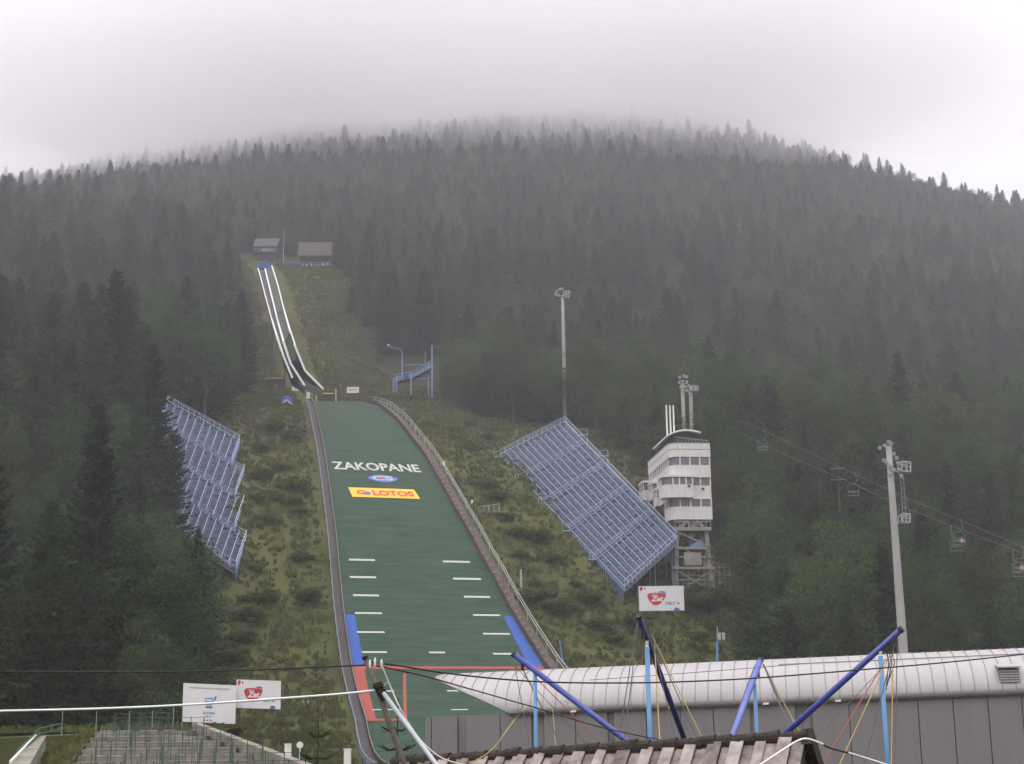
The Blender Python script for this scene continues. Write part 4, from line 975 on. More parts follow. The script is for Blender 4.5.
    for px in (574, 672, 766, 838):
        mb = MB(); c = A+ax*along(px)-hb*.25-up*.02; mb.box(c, (.36, .12, .12), (ax, hb, up)); mb.build('eave_light', M['white'], r)
    # dormer hatch
    xd0, xd1 = along(1001), along(1021)
    th_b = min((abs(proj(sec(xd0, th, 0))[1]-681), th) for th in np.linspace(.05, 1.2, 200))[1]
    g0, g1 = sec(xd0, th_b)-hb*.1, sec(xd1, th_b)-hb*.1; g1[2] = g0[2]; f0, f1 = g0+up*.82, g1+up*.82
    mb = MB(); mb.prism([f0-up*.05, f1-up*.05, g1, g0], hb*2.2); mb.build('hatch_cheeks', M['joint'], r)
    mb = MB(); mb.prism([f0-hb*.25-ax*.1, f1-hb*.25+ax*.1, f1+hb*2.6+ax*.1+up*.38, f0+hb*2.6-ax*.1+up*.38], (0, 0, .07)); mb.build('hatch_roof', M['hallroof'], r)
    mb = MB()
    for k in range(5): mb.bar(f0-up*(.2+k*.16)-hb*.03, f1-up*(.2+k*.16)-hb*.03, .04, .09)
    mb.build('hatch_louvre', M['galv'], r)
hall()

# ------------------------------------------------------------------ old wooden hut roof in the foreground
def hut():
    a, b = P(394, 764.0, 19.9), P(801, 739.3, 17.9); d = nrm(b-a); h = nrm(np.array([d[1], -d[0], 0])); hf = -h      # h towards the camera
    if h[1] > 0: h, hf = -h, h
    Ln = float(np.linalg.norm(b-a)); dn = nrm(h*.80-up*.62); up_n = nrm(np.cross(d, dn)); 
    if up_n[2] < 0: up_n = -up_n
    dn2 = nrm(hf*.80-up*.62); un2 = nrm(np.cross(d, dn2)); un2 = un2 if un2[2] > 0 else -un2
    gz = -4.0; mid = (a+b)/2; r = empty('wooden_hut', (mid[0], mid[1], gz), 'old wooden hut with weathered board roof and dark mossy ridge in the foreground', 'hut')
    rnd = random.Random(11); mb = MB(); x = 0.0; k = 0
    while x < Ln-.05:
        w = .12+rnd.random()*.05; top = k % 2; Lb = 2.6+rnd.random()*.1
        ax_ = nrm(d+dn*(rnd.random()-.5)*.03); off = .045*top+rnd.random()*.022
        c = a+d*(x+w/2)+dn*Lb/2+up_n*off
        tl_ = (rnd.random()-.5)*.10; dd = nrm(d+up_n*tl_)
        mb.box(c, (w*(1.02 if top else .96), Lb, .024), (dd, dn, np.cross(dd, dn)), rnd.choice((0, 0, 0, 0, 1, 2))); x += w*.97; k += 1
    mb.box(a+d*Ln/2+dn*1.3-up_n*.06, (Ln, 2.55, .02), (d, dn, up_n), 3)
    mb.build('roof_boards', [M['shake'], M['shake2'], M['shake3'], M['timber']], r)
    mb = MB(); mb.box(a+d*Ln/2+dn2*1.3+un2*.02, (Ln, 2.6, .05), (d, dn2, un2)); mb.build('rear_roof', M['shake'], r)
    mb = MB(); x = -.02
    while x < Ln+.02:                                # ridge of overlapping mossy cap pieces
        w = .12+rnd.random()*.07; n = 9; R = .082+rnd.random()*.030; c = a+d*x+up*(.0+rnd.random()*.02); R2 = R*(.74+rnd.random()*.16)
        vs = []
        for q, rad in ((0, R2), (w*1.12, R)):
            for i in range(n):
                th = -.5+(math.pi+1.0)*i/(n-1); vs.append(c+d*q+h*math.cos(th)*rad*1.05+up*(math.sin(th)*rad*1.0))
        fs = [(i, i+1, n+i+1, n+i) for i in range(n-1)]+[tuple(range(n, 2*n)), tuple(range(n))[::-1], (0, n, 2*n-1, n-1)]
        mb.add(vs, fs); x += w
    mb.build('ridge_cap', M['moss'], r)
    mb = MB()                                        # verge boards and gable at the right end
    e = a+d*(Ln+.02)
    mb.box(e+dn2*1.3+un2*.0+d*.06, (.13, 2.7, .22), (d, dn2, un2)); mb.box(e+dn*1.32-up_n*.06, (.05, 2.6, .14), (d, dn, up_n)); mb.build('verge_boards', M['moss'], r)
    mb = MB(); g = a+d*(Ln-.35); mb.prism([g-up*.1, g+dn*2.3-up*.1, g+dn2*2.3-up*.1], d*.05); 
    pl = [g+dn*2.1, g+dn2*2.1]; mb.prism([pl[0]-up*.1, pl[1]-up*.1, (pl[1][0], pl[1][1], gz), (pl[0][0], pl[0][1], gz)], d*.05)
    g2 = a+d*.35; pl2 = [g2+dn*2.1, g2+dn2*2.1]; mb.prism([g2-up*.1, pl2[0]-up*.1, pl2[1]-up*.1], d*.05); mb.prism([pl2[0]-up*.1, pl2[1]-up*.1, (pl2[1][0], pl2[1][1], gz), (pl2[0][0], pl2[0][1], gz)], d*.05)
    mb.build('gable_wall', M['timber'], r)
    mb = MB()
    for i in (0, 1): p, q = pl2[i], pl[i]; mb.prism([p-up*.12, q-up*.12, (q[0], q[1], gz), (p[0], p[1], gz)], (h if i == 0 else hf)*-.05)
    mb.build('side_wall', M['timber'], r)
hut()

# ------------------------------------------------------------------ bungee trampoline rig
def trampoline():
    hub = P(708, 803, 41.0); gz = -4.0; r = empty('bungee_trampoline', (hub[0], hub[1], gz), 'bungee trampoline with four leaning blue booms behind the hut roof', 'trampoline')
    mb = MB(); mb.box((hub[0], hub[1], hub[2]-.35), (1.5, 1.5, .5)); mb.box((hub[0], hub[1], gz+.55), (2.6, 4.2, .3)); mb.box((hub[0], hub[1], (gz+hub[2])/2), (.6, .6, hub[2]-gz-.6)); mb.build('base_frame', M['bluedark'], r)
    for dx in (-1.35, 1.35):
        mb = MB(); mb.tube((hub[0]+dx-.12, hub[1], gz+.36), (hub[0]+dx+.12, hub[1], gz+.36), .36, None, 16); mb.build('wheel', M['dark'], r)
    tops = [(514.5, 655, 45.0, M['blue'], .082), (639, 617, 36.0, M['bluedark'], .068), (760, 661, 46.0, M['bluepale'], .092), (900.5, 630, 37.5, M['blue'], .076)]
    T = []
    for px, py, Y, m, rad in tops:
        t = P(px, py, Y); T.append(t); mb = MB(); mb.tube(hub, t, rad*1.05, rad, 14); bo = mb.build('boom', m, r, True)
        dd = nrm(t-hub); mb = MB(); mb.tube(t-dd*.02, t+dd*.06, rad*1.12, None, 14); mb.tube(t-dd*.35+up*-.05, t-dd*.35+up*-.28, .05); mb.build('pulley_cap', M['dark'], bo)
    posts = [(535, 672, 0), (647, 647, 1), (754.5, 683.5, 2), (880.5, 656, 3)]
    Fe = []
    for px, py, i in posts:                          # a post meets its boom near the top
        best = min((abs(proj(hub+(T[i]-hub)*k/200)[0]-px), k) for k in range(201))[1]; c = hub+(T[i]-hub)*best/200
        t = P(px, py, c[1]); mb = MB(); mb.tube((t[0], t[1], gz), t, .058, .058, 10); po = mb.build('post', M['lightblue'], r, True); Fe.append(t)
        mb = MB(); mb.tube(t, t+up*.09, .045, .02, 8); mb.bar(t+up*.05, c-up*.05, .07); mb.build('post_cap', M['white'], po)
        mb = MB(); mb.tube((t[0], t[1], gz), (t[0], t[1], gz+.08), .28, None, 12); mb.build('foot_plate', M['galv'], po)
    def rope(pts, m, rad=.012, name='rope', Yb=None):
        mb = MB(); mb.path(pts, rad, 5); mb.build(name, m, r)
    def fall(i, px, py, m, rad=.014, Y=None, o=(0, 0, -.3), sag=.0):
        Y = Y or T[i][1]-1.5; a = T[i]+np.array(o); b = P(px, py, Y); d = b-a; t = (gz+.3-a[2])/d[2]; e = a+d*t if b[2] > gz+.3 else b
        rope([a+(e-a)*k/8-up*sag*4*(k/8)*(1-k/8) for k in range(9)], m, rad)
    fall(0, 531.5, 755, M['rope'], .012); fall(0, 566, 755, M['rope'], .017, None, (.25, 0, -.45)); fall(0, 590, 748, M['rope'], .010); fall(0, 610, 752, M['roper'], .014, None, (.6, 0, -.65)); fall(0, 556, 752, M['ropey'], .010, None, (1.1, 0, -1.5))
    fall(1, 617, 752, M['rope'], .013, None, (-.05, 0, -.1)); fall(1, 623, 752, M['rope'], .012, None, (-.02, 0, -.12)); fall(1, 660, 745, M['ropey'], .015, None, (.35, 0, -.55)); fall(1, 716, 766, M['ropey'], .011, None, (.25, 0, -.35)); fall(1, 708, 764, M['rope'], .012, None, (.25, 0, -.35)); fall(1, 676, 744, M['rope'], .010, None, (.3, 0, -.5))
    fall(2, 727, 740, M['rope'], .013, None, (-.15, 0, -.1)); fall(2, 801, 735, M['ropey'], .014, None, (.1, 0, -.1)); fall(2, 777, 697.5, M['rope'], .024, None, (.1, 0, -.1))
    rope([T[2]+np.array([.1, 0, -.12]), P(781, 703, 45)], M['rope'], .03, 'rope_sleeve')
    fall(3, 818, 772, M['roper'], .014, None, (-.4, 0, -.7)); fall(3, 836, 772, M['ropey'], .014, None, (-.3, 0, -.6)); fall(3, 862, 772, M['rope'], .014, None, (-.15, 0, -.3)); fall(3, 891, 772, M['ropey'], .013, None, (-.2, 0, -.35)); fall(3, 895, 772, M['rope'], .012, None, (-.1, 0, -.3)); fall(3, 812, 742, M['rope'], .008, None, (-.6, 0, -1.0))
    # loose tangle of tie-offs under the right boom
    mb = MB(); p = T[3]
    for k in range(3): mb.path([p+np.array([-.12-.04*k, -.1, -.12]), p+np.array([-.3-.05*k, -.15, -.55]), p+np.array([-.22-.08*k, -.12, -.8]), p+np.array([-.42-.03*k, -.1, -1.25-.1*k])], .012, 5)
    mb.build('tie_off', M['moss'], r)
    mb = MB()
    for dx, dy in ((-3, -2.5), (3, -2.5), (-3, 2.5), (3, 2.5)):
        c = np.array([hub[0]+dx, hub[1]+dy, gz+.75]); n = 20; mb.path([c+[1.3*math.cos(2*math.pi*k/n), 1.3*math.sin(2*math.pi*k/n), 0] for k in range(n+1)], .06, 6)
        for q in range(4): a = math.pi/2*q; mb.tube(c+[1.3*math.cos(a), 1.3*math.sin(a), 0], (c[0]+1.4*math.cos(a), c[1]+1.4*math.sin(a), gz), .05)
        mb.prism([c+[1.25*math.cos(2*math.pi*k/n), 1.25*math.sin(2*math.pi*k/n), -.03] for k in range(n)], (0, 0, .02))
    mb.build('jump_beds', M['bluedark'], r)
trampoline()

# ------------------------------------------------------------------ leaning utility pole and the cables
def utility_pole():
    Y = 14.0; t, m1, m2, b = P(365, 657.5, Y), P(378, 690, Y), P(389, 722, Y), P(405, 766, Y); d = nrm(b-m2); foot = b+d*((-4-b[2])/d[2])
    r = empty('utility_pole', foot, 'leaning dark wooden pole with tangled wires strapped to a grey tube', 'pole')
    mb = MB(); mb.path([foot, b, m2, m1, t], [.040, .030, .028, .026, .022], 10); mb.build('shaft', M['polewood'], r, True)
    mb = MB(); mb.tube(P(364.6, 656.4, Y), P(365.6, 659.5, Y), .03, .026, 10); mb.build('cap', M['cableb'], r)
    a, q = P(383.5, 693, Y-.1), P(437, 766, Y-.5); dd = nrm(q-a); e = q+dd*((-4-q[2])/dd[2])
    mb = MB(); mb.path([a, q, e], [.020, .024, .028], 10); mb.build('grey_tube', M['galv'], r, True)
    rnd = random.Random(6)
    mb = MB()
    for k in range(12):
        p = P(377+k*.75, 684+k*1.35, Y-.02); n = 9; tt = nrm(np.array([.5, 0, -1])); s1 = nrm(np.cross(tt, [0, 1, 0])); s2 = np.cross(tt, s1); R = .032+rnd.random()*.010
        mb.path([p+R*(math.cos(2*math.pi*i/n)*s1+math.sin(2*math.pi*i/n)*s2)+tt*(rnd.random()-.5)*.02 for i in range(n+1)], .008, 5)
    mb.build('wire_wrap', M['moss'], r)
    for px, py in ((370, 663.5), (375, 661.5), (381.5, 663)):
        mb = MB(); p = P(px, py, Y-.05); mb.path([p-up*.04, p, p+up*.035], [.007, .012, .006], 8); mb.build('insulator', M['cablew'], r)
    mb = MB(); mb.bar(P(366.5, 664.5, Y), P(384, 664.5, Y), .025); mb.build('crossarm', M['polewood'], r)
    return r
utility_pole()
def cable(label, pts, rad, m, group=None, cat='cable', n=5, sm_=6):
    """pts: (px, py, Y) knots"""
    K = np.array([P(*p) for p in pts]); 
    u = np.linspace(0, len(K)-1, (len(K)-1)*sm_+1); out_ = []
    for t in u:                                      # Catmull-Rom through the knots
        i = min(int(t), len(K)-2); w = t-i; p0, p1, p2, p3 = K[max(i-1, 0)], K[i], K[i+1], K[min(i+2, len(K)-1)]
        out_.append(.5*((2*p1)+(-p0+p2)*w+(2*p0-5*p1+4*p2-p3)*w*w+(-p0+3*p1-3*p2+p3)*w**3))
    mb = MB(); mb.path(out_, rad, n); o = mb.build('cable', m, None, True); ground_origin(o, K[0]); tag(o, label, cat, group); return o
cable('thick white cable strung across the banners to the leaning pole', [(-70, 713, 14), (0, 711, 14), (95, 708.8, 14), (183, 705, 14), (280, 698.5, 14), (340, 694, 14), (379, 690, 14)], .0105, M['cablew'])
cable('thin black cable crossing the dark forest left of the leaning pole', [(-60, 671, 14), (0, 671.5, 14), (150, 672, 14), (250, 670, 14), (320, 667, 14), (369, 665, 14)], .0075, M['cableb'])
cable('black twisted cable crossing the whole curved white roof from the leaning pole', [(369, 662, 14), (398, 665.5, 14.2), (441, 672.5, 14.5), (500, 679, 15), (560, 682.5, 15.4), (640, 682.8, 16), (700, 681, 16.5), (764, 677.5, 17), (870, 669, 17.8), (960, 661, 18.5), (1080, 648, 19.5)], .0085, M['cableb'])
cable('black cable dropping from the leaning pole to the hut roof ridge', [(369, 664.5, 14), (420, 675, 14.4), (470, 689, 15.2), (540, 709, 16.5), (600, 727, 17.6), (668, 741.5, 18.8)], .007, M['cableb'])
cable('white slack cord hanging from the insulators beside the grey tube', [(381, 662.5, 13.9), (384.5, 672, 13.9), (391, 688, 13.9), (400, 708, 13.8), (411, 727, 13.8), (424, 744, 13.7), (440, 757, 13.6), (456, 763, 13.6), (480, 768, 13.6)], .007, mat('cream_cord', (.50, .47, .40), .7))
cable('short grey cord between the leaning pole and the hanging cord', [(379, 690, 14), (384, 686, 14), (388, 682, 13.95)], .006, M['cablew'])
cable('white hose looping over the right end of the hut roof', [(736, 780, 16.9), (762, 763.5, 17.1), (785, 748.5, 17.4), (797, 741, 17.55), (806, 738.8, 17.65), (816, 741.5, 17.75), (823, 744.5, 17.8)], .0125, M['cablew'], sm_=8)
cable('dark taped length of hose falling away right of the hut roof', [(823, 744.5, 17.8), (830, 748, 17.9), (840, 750.8, 18.0), (848, 752.8, 18.1)], .012, M['cableb'])
cable('white end of the hose falling to the blue post foot', [(848, 752.8, 18.1), (862, 757, 18.9), (884, 764, 19.2), (915, 774, 19.6)], .012, M['cablew'])
cable('thin pale wire along the curved white roof above the black twisted cable', [(590, 680, 40), (700, 672, 40), (800, 664, 38)], .010, M['seam'])
cable('yellowish cord slung loosely over the left part of the hut ridge', [(470, 763, 18.4), (485, 755, 18.6), (496, 745, 18.8), (505, 733, 19.0), (516, 718, 19.8), (526, 706, 20.5), (535, 690, 44)], .006, M['ropey'])

# ------------------------------------------------------------------ chairlift
def chair(hx, hy, Y, side, label, group):
    """two-seat chair hanging from the rope at pixel (hx, hy), distance Y"""
    h = P(hx, hy, Y); r = empty('lift_chair', h, label, 'lift chair', group); L = lambda x, z, y=0.0: h+np.array([x, y, z])
    mb = MB(); mb.path([L(0, .12), L(.05*side, 0), L(.14*side, -.35), L(.16*side, -.9), L(.05*side, -1.1), L(-.3*side, -1.25)], .04, 6); mb.build('hanger', M['lift'], r, True)
    c = -.3*side
    mb = MB()
    for s in (-.62, .62): mb.path([L(c, -1.25), L(c+s*.7, -1.3), L(c+s, -1.5), L(c+s, -2.6), L(c+s, -2.7, -.5)], .03, 6)
    mb.bar(L(c-.62, -2.65), L(c+.62, -2.65), .05); mb.bar(L(c-.62, -2.15, -.5), L(c+.62, -2.15, -.5), .04); mb.bar(L(c, -2.65), L(c, -1.9), .04); mb.build('chair_frame', M['lift'], r)
    mb = MB(); mb.box(L(c, -2.66, -.22), (1.2, .5, .05)); mb.build('seat', M['lift'], r)
    mb = MB(); mb.box(L(c, -2.2, .05), (1.2, .05, .12)); mb.build('backrest', M['lift'], r)
    return r, L(c, -2.62, -.15)
def rider(p, label):
    """seated figure, hips at p, legs hanging towards the viewer, arms out to the safety bar"""
    bm = bmesh.new(); lay = bm.verts.layers.skin.verify()
    J = {'pel': (0, 0, .10, .135), 'chest': (0, .02, .42, .15), 'neck': (0, .0, .60, .055), 'head': (0, -.02, .72, .095), 'crown': (0, -.02, .82, .075)}
    E_ = [('pel', 'chest'), ('chest', 'neck'), ('neck', 'head'), ('head', 'crown')]
    for s, n in ((-1, 'l'), (1, 'r')):
        J['hip'+n] = (.09*s, -.03, .06, .085); J['knee'+n] = (.11*s, -.46, .08, .06); J['ank'+n] = (.12*s, -.52, -.36, .045); J['toe'+n] = (.12*s, -.68, -.42, .035)
        J['sh'+n] = (.18*s, .01, .52, .06); J['el'+n] = (.27*s, -.12, .30, .045); J['wr'+n] = (.25*s, -.36, .38, .033); J['ha'+n] = (.24*s, -.44, .40, .03)
        E_ += [('pel', 'hip'+n), ('hip'+n, 'knee'+n), ('knee'+n, 'ank'+n), ('ank'+n, 'toe'+n), ('chest', 'sh'+n), ('sh'+n, 'el'+n), ('el'+n, 'wr'+n), ('wr'+n, 'ha'+n)]
    V = {}
    for k, (x, y, z, rr) in J.items():
        v = bm.verts.new((x, y, z)); v[lay].radius = (rr, rr); V[k] = v
    V['pel'][lay].use_root = True
    for a, b in E_: bm.edges.new((V[a], V[b]))
    me = bpy.data.meshes.new('person'); bm.to_mesh(me); bm.free(); o = bpy.data.objects.new('person', me); COL.objects.link(o)
    o.modifiers.new('skin', 'SKIN'); ss = o.modifiers.new('sub', 'SUBSURF'); ss.levels = 1; ss.render_levels = 1
    dg = bpy.context.evaluated_depsgraph_get(); m2 = bpy.data.meshes.new_from_object(o.evaluated_get(dg)); o.modifiers.clear(); o.data = m2
    m2.materials.clear()
    for m in (M['skin'], M['shirt'], M['trousers']): m2.materials.append(m)
    for f_ in m2.polygons:
        c = f_.center; f_.material_index = 0 if c[2] > .58 or (c[1] < -.2 and c[2] > .25) else (1 if c[2] > .16 else 2); f_.use_smooth = True
    o.location = Vector(p.tolist()); WL[o.name] = p; tag(o, label, 'person')
    mb = MB(); n = 10; c = p+np.array([0, -.01, .755])
    vs = []; fs = []
    for i in range(5):
        th = i/4*math.pi/2
        for k in range(n): a = 2*math.pi*k/n; vs.append(c+np.array([.108*math.cos(th)*math.cos(a), .02+.112*math.cos(th)*math.sin(a), .115*math.sin(th)]))
    for i in range(4):
        for k in range(n): fs.append((i*n+k, i*n+(k+1) % n, (i+1)*n+(k+1) % n, (i+1)*n+k))
    mb.add(vs, fs); mb.build('hair', M['timber'], o, True)
ropeU = [(740, 421, 205), (762, 430, 200), (838, 466, 180), (893, 492, 168), (960, 520, 158), (1021, 546, 150), (1090, 573, 143)]
ropeL = [(740, 432, 205), (775, 450, 198), (838, 477, 180), (893, 502, 168), (952, 526, 158), (1014, 550, 150), (1090, 583, 143)]
cable('upper grey haul rope of the chairlift in front of the forest', ropeU, .02, M['lift'], None, 'rope')
cable('lower grey haul rope of the chairlift in front of the forest', ropeL, .02, M['lift'], None, 'rope')
G = 'chairs hanging on the chairlift'
chair(764, 431, 199.5, 1, 'faint lift chair farthest up the ropes near the white tower', G)
chair(854.8, 473.5, 176, 1, 'lift chair on the upper rope just left of the thick mast', G)
chair(905.5, 497, 166, 1, 'lift chair right beside the thick concrete mast', G)
_, s1 = chair(960.3, 520, 158, 1, 'occupied lift chair on the upper rope right of the thick mast', G)
chair(952, 526, 157.8, -1, 'empty lift chair on the lower rope, in front of an occupied one', G)
_, s2 = chair(1021.6, 546, 150, 1, 'occupied lift chair at the picture edge on the upper rope', G)
chair(1014, 550, 149.8, -1, 'lift chair on the lower rope at the picture edge', G)
rider(s1+np.array([.25, 0, 0]), 'person in a pale shirt riding the lift chair right of the thick mast')
rider(s2+np.array([.1, 0, 0]), 'person in a pale shirt riding the lift chair at the picture edge')
def pylon():
    Y = 180.5; p = P(838, 478, Y); gz = ground(p[0], Y); r = empty('lift_pylon', (p[0], Y, gz), 'thin grey chairlift pylon half hidden by trees left of the thick mast', 'lift pylon')
    t = P(837.8, 460, Y); mb = MB(); mb.tube((t[0], Y+.5, gz-.5), (t[0], Y+.5, t[2]), .13, .08); mb.build('column', M['timber'], r)
    for y in (467, 478.5): mb = MB(); q = P(838, y, Y); mb.bar(q+np.array([-.9, .2, -.12]), q+np.array([.9, .2, -.12]), .09); mb.build('sheave_arm', M['lift'], r)
pylon()

# ------------------------------------------------------------------ trees: a few built shapes, then copies
def np_mesh(name, V, Fq, mats, mi=None):
    me = bpy.data.meshes.new(name); V = np.asarray(V, np.float32); Fq = np.asarray(Fq, np.int32); n = Fq.shape[1]
    me.vertices.add(len(V)); me.vertices.foreach_set('co', V.ravel()); me.loops.add(Fq.size); me.loops.foreach_set('vertex_index', Fq.ravel())
    me.polygons.add(len(Fq)); me.polygons.foreach_set('loop_start', np.arange(0, Fq.size, n, dtype=np.int32)); me.polygons.foreach_set('loop_total', np.full(len(Fq), n, np.int32))
    for m in mats: me.materials.append(m)
    me.update(calc_edges=True); me.validate(); return me
def spruce_crown(seed, h, r, m, dens=1.0, bare=.05):
    """whorls of drooping boughs; each bough a spine with hanging side sprays"""
    g = np.random.default_rng(seed); V = []; T = []
    def tri(a, b, c):
        k = len(V); V.extend((a, b, c)); T.append((k, k+1, k+2))
    z = h*bare; lean = g.normal(0, .01, 2)
    while z < h*.985:
        q = (z/h-bare)/(1-bare); L0 = r*(1-q)**.68*(.72 if q < .08 else 1.0); n = int(max(5, round((7+3*(1-q))*dens)))
        a0 = g.random()*6.28
        for k in range(n):
            if g.random() < .10: continue
            a = a0+6.283*k/n+g.normal(0, .22); L = max(.25, L0*(.62+.55*g.random())); zz = z+g.normal(0, .18)
            d = np.array([math.cos(a), math.sin(a), 0]); s = np.array([-d[1], d[0], 0]); c = np.array([lean[0]*zz, lean[1]*zz, zz])
            ris = .25-.75*(1-q)*(.6+.6*g.random()); m_ = max(3, int(L/.55))
            pts = [c+d*L*t+np.array([0, 0, 1])*(L*(ris*t+.28*t*t)) for t in np.linspace(.06, 1, m_+1)]
            for i in range(m_):
                p, e = pts[i], pts[i+1]; w = (.62*(1-i/m_)+.20)*min(1.2, .45+L*.18)*(.75+.5*g.random()); dz = np.array([0, 0, -1.0])
                f1 = (e-p)*.75
                for sg in (1, -1):
                    tip = p+f1*(.9+.6*g.random())+s*sg*w*(.8+.4*g.random())+dz*w*(.30+.5*g.random()); tri(p-f1*.25, e+f1*.15, tip)
                if g.random() < .6: tri(p, e, (p+e)/2+dz*w*(.7+.5*g.random())+s*g.normal(0, .12))
            tri(pts[-2]+s*.12, pts[-2]-s*.12, pts[-1]+d*.25)
        z += (.40+.32*g.random())*(.8+.012*h)*(1.0 if q < .75 else .72)
    for k in range(4): a = g.random()*6.28; tri((-.05, 0, h*.95), (.05, 0, h*.95), (math.cos(a)*.05, math.sin(a)*.05, h*1.01))
    return np_mesh('crown', V, T, [m])
def leaf_crown(seed, h, r, m, base=.18, nclump=36, per=215, ls=.27):
    g = np.random.default_rng(seed); V = []; Q = []
    zc = h*(base+1)/2; hz = h*(1-base)/2
    for k in range(nclump):
        while True:
            u = g.uniform(-1, 1, 3)
            if .25 < np.linalg.norm(u) < 1: break
        u = u/np.linalg.norm(u)*(.45+.5*g.random()); taper = 1-.35*max(0, u[2])
        c = np.array([u[0]*r*taper, u[1]*r*taper, zc+u[2]*hz]); cr = (.8+.75*g.random())*r*.26
        for i in range(per):
            n = g.normal(0, 1, 3); n /= np.linalg.norm(n); p = c+n*cr*(.72+.36*g.random())*np.array([1.15, 1.15, .8])
            n2 = n+g.normal(0, .7, 3)+np.array([0, 0, .5]); n2 /= np.linalg.norm(n2); a = np.cross(n2, g.normal(0, 1, 3)); a /= np.linalg.norm(a); b = np.cross(n2, a); s = ls*(.55+.8*g.random())
            kk = len(V); V.extend((p-a*s*.5, p+b*s*.32, p+a*s*.5, p-b*s*.32)); Q.append((kk, kk+1, kk+2, kk+3))
    return np_mesh('crown', V, Q, [m])
def trunk_mesh(seed, h, rad, limbs):
    rnd = random.Random(seed); mb = MB(); mb.path([(rnd.gauss(0, .05)*k, rnd.gauss(0, .05)*k, -.8+(h+.8)*k/6) for k in range(7)], [rad*(1-.85*k/6) for k in range(7)], 8)
    for i in range(limbs):
        a = rnd.random()*6.28; z0 = h*(.22+.5*rnd.random()); L = h*.26; mb.path([(0, 0, z0), (math.cos(a)*L*.5, math.sin(a)*L*.5, z0+L*.45), (math.cos(a)*L, math.sin(a)*L, z0+L*1.0)], [rad*.4, rad*.25, rad*.08], 5)
    me = bpy.data.meshes.new('trunk'); me.from_pydata(mb.v, [], mb.f); me.materials.append(M['bark']); me.update(); return me
KINDS = []   # (name, category word, crown mesh, trunk mesh, nominal height, crown radius)
for i, (h, r, dn) in enumerate(((24, 4.8, 1.15), (22, 4.3, 1.1), (25, 4.2, 1.05), (19, 4.6, 1.15))): KINDS.append(('spruce_tree', spruce_crown(20+i, h, r, M['spruce'], dn), trunk_mesh(i, h*.96, .30, 0), h, r))
for i, (h, r, dn) in enumerate(((21, 4.4, 1.05), (18, 3.9, 1.0))): KINDS.append(('larch_tree', spruce_crown(40+i, h, r, M['spruce2'], dn), trunk_mesh(10+i, h*.96, .26, 0), h, r))
for i, (h, r) in enumerate(((17, 4.6), (15, 4.9), (19, 4.3))): KINDS.append(('broadleaf_tree', leaf_crown(60+i, h, r, M['leaf']), trunk_mesh(20+i, h*.8, .28, 6), h, r))
KINDS.append(('autumn_tree', leaf_crown(70, 14, 3.9, M['leafy']), trunk_mesh(30, 14*.8, .24, 6), 14, 3.9))
def inpoly(x, y, poly):
    c = False; n = len(poly)
    for i in range(n):
        x0, y0 = poly[i]; x1, y1 = poly[(i+1) % n]
        if (y0 > y) != (y1 > y) and x < (x1-x0)*(y-y0)/(y1-y0)+x0: c = not c
    return c
KEEP = [([(176,402),(242,446),(255,530),(245,585),(236,580),(219,552),(194,512),(184,470),(178,440)], 247),
        ([(236,440),(262,385),(288,385),(350,385),(440,345),(446,400),(500,440),(562,418),(640,480),(640,430),(662,400),(716,424),(716,520),(722,592),(694,622),(640,660),(230,700),(224,640),(250,575)], 214),
        ([(250,232),(336,238),(338,272),(352,330),(388,343),(436,343),(440,402),(380,400),(240,450),(262,385),(252,300)], 402),
        ([(557,286),(570,286),(569,368),(560,368)], 296), ([(680,372),(699,372),(699,425),(680,425)], 246),
        ([(838,455),(1024,540),(1024,575),(940,556),(838,490)], 182), ([(182,676),(284,676),(284,724),(182,724)], 112)]
rnd = random.Random(77); cand = []
y = 128.0
while y < 800:
    step = 5.4 if y < 260 else (5.4 if y < 420 else 5.3); x = -.40*y-16
    while x < .40*y+16:
        px_, py_ = x+rnd.uniform(-.42, .42)*step, y+rnd.uniform(-.42, .42)*step
        if wooded(px_, py_): cand.append((px_, py_))
        x += step
    y += step*.92
def lowf(x, y): return math.sin(x*.045+1.1)*math.cos(y*.052+.7)+.6*math.sin(x*.11-y*.08)
trees = []
for x, y in cand:
    s, t = st(x, y); v = rnd.random(); lf = lowf(x, y); gz = ground(x, y); side = t > 0; alt = gz
    pb = .22+.24*(lf > .35)+(.52 if side and alt < 75 else 0)+(.26 if not side and alt < 30 else 0)+(.06 if alt > 60 else 0)
    if v < pb: k = 9 if rnd.random() < (.22 if alt < 90 and side else .06) else rnd.choice((6, 7, 8))
    elif v < pb+.17: k = rnd.choice((4, 5))
    else: k = rnd.choice((0, 1, 2, 3))
    hn, r = KINDS[k][3], KINDS[k][4]; sc = rnd.choice((.55, .7, .85, .95, 1.05, 1.2))*rnd.uniform(.86, 1.14)
    sc *= float(np.interp(y, [150, 250, 330, 450, 650], [1.08, 1.0, .78, .58, .48]))
    # edge-of-wood trees are lower; nothing may grow in front of what the photograph shows
    ok = False
    for _ in range(7):
        bad = False
        for poly, ym in KEEP:
            if y > ym: continue
            for fz in (.25, .5, .72, .9, 1.0):
                rad = r*sc*(1-fz)**.8 if k < 6 else r*sc*(.9 if fz < .9 else .35)
                for q in (-.8, 0, .8):
                    a, b = proj((x+q*rad, y, gz+fz*hn*sc))
                    if inpoly(a, b, poly): bad = True; break
                if bad: break
            if bad: break
        if not bad: ok = True; break
        sc *= .78
    if not ok or sc*hn < 4: continue
    trees.append((x, y, gz-.3, k, sc, rnd.random()*6.28, sc*hn/math.hypot(x, y)))
VIS = [t for t in trees if -30 < proj((t[0], t[1], t[2]+t[3]*.5))[0] < 1054]
VIS.sort(key=lambda t: -t[6])
IND = set(id(t) for t in VIS[:NIND])
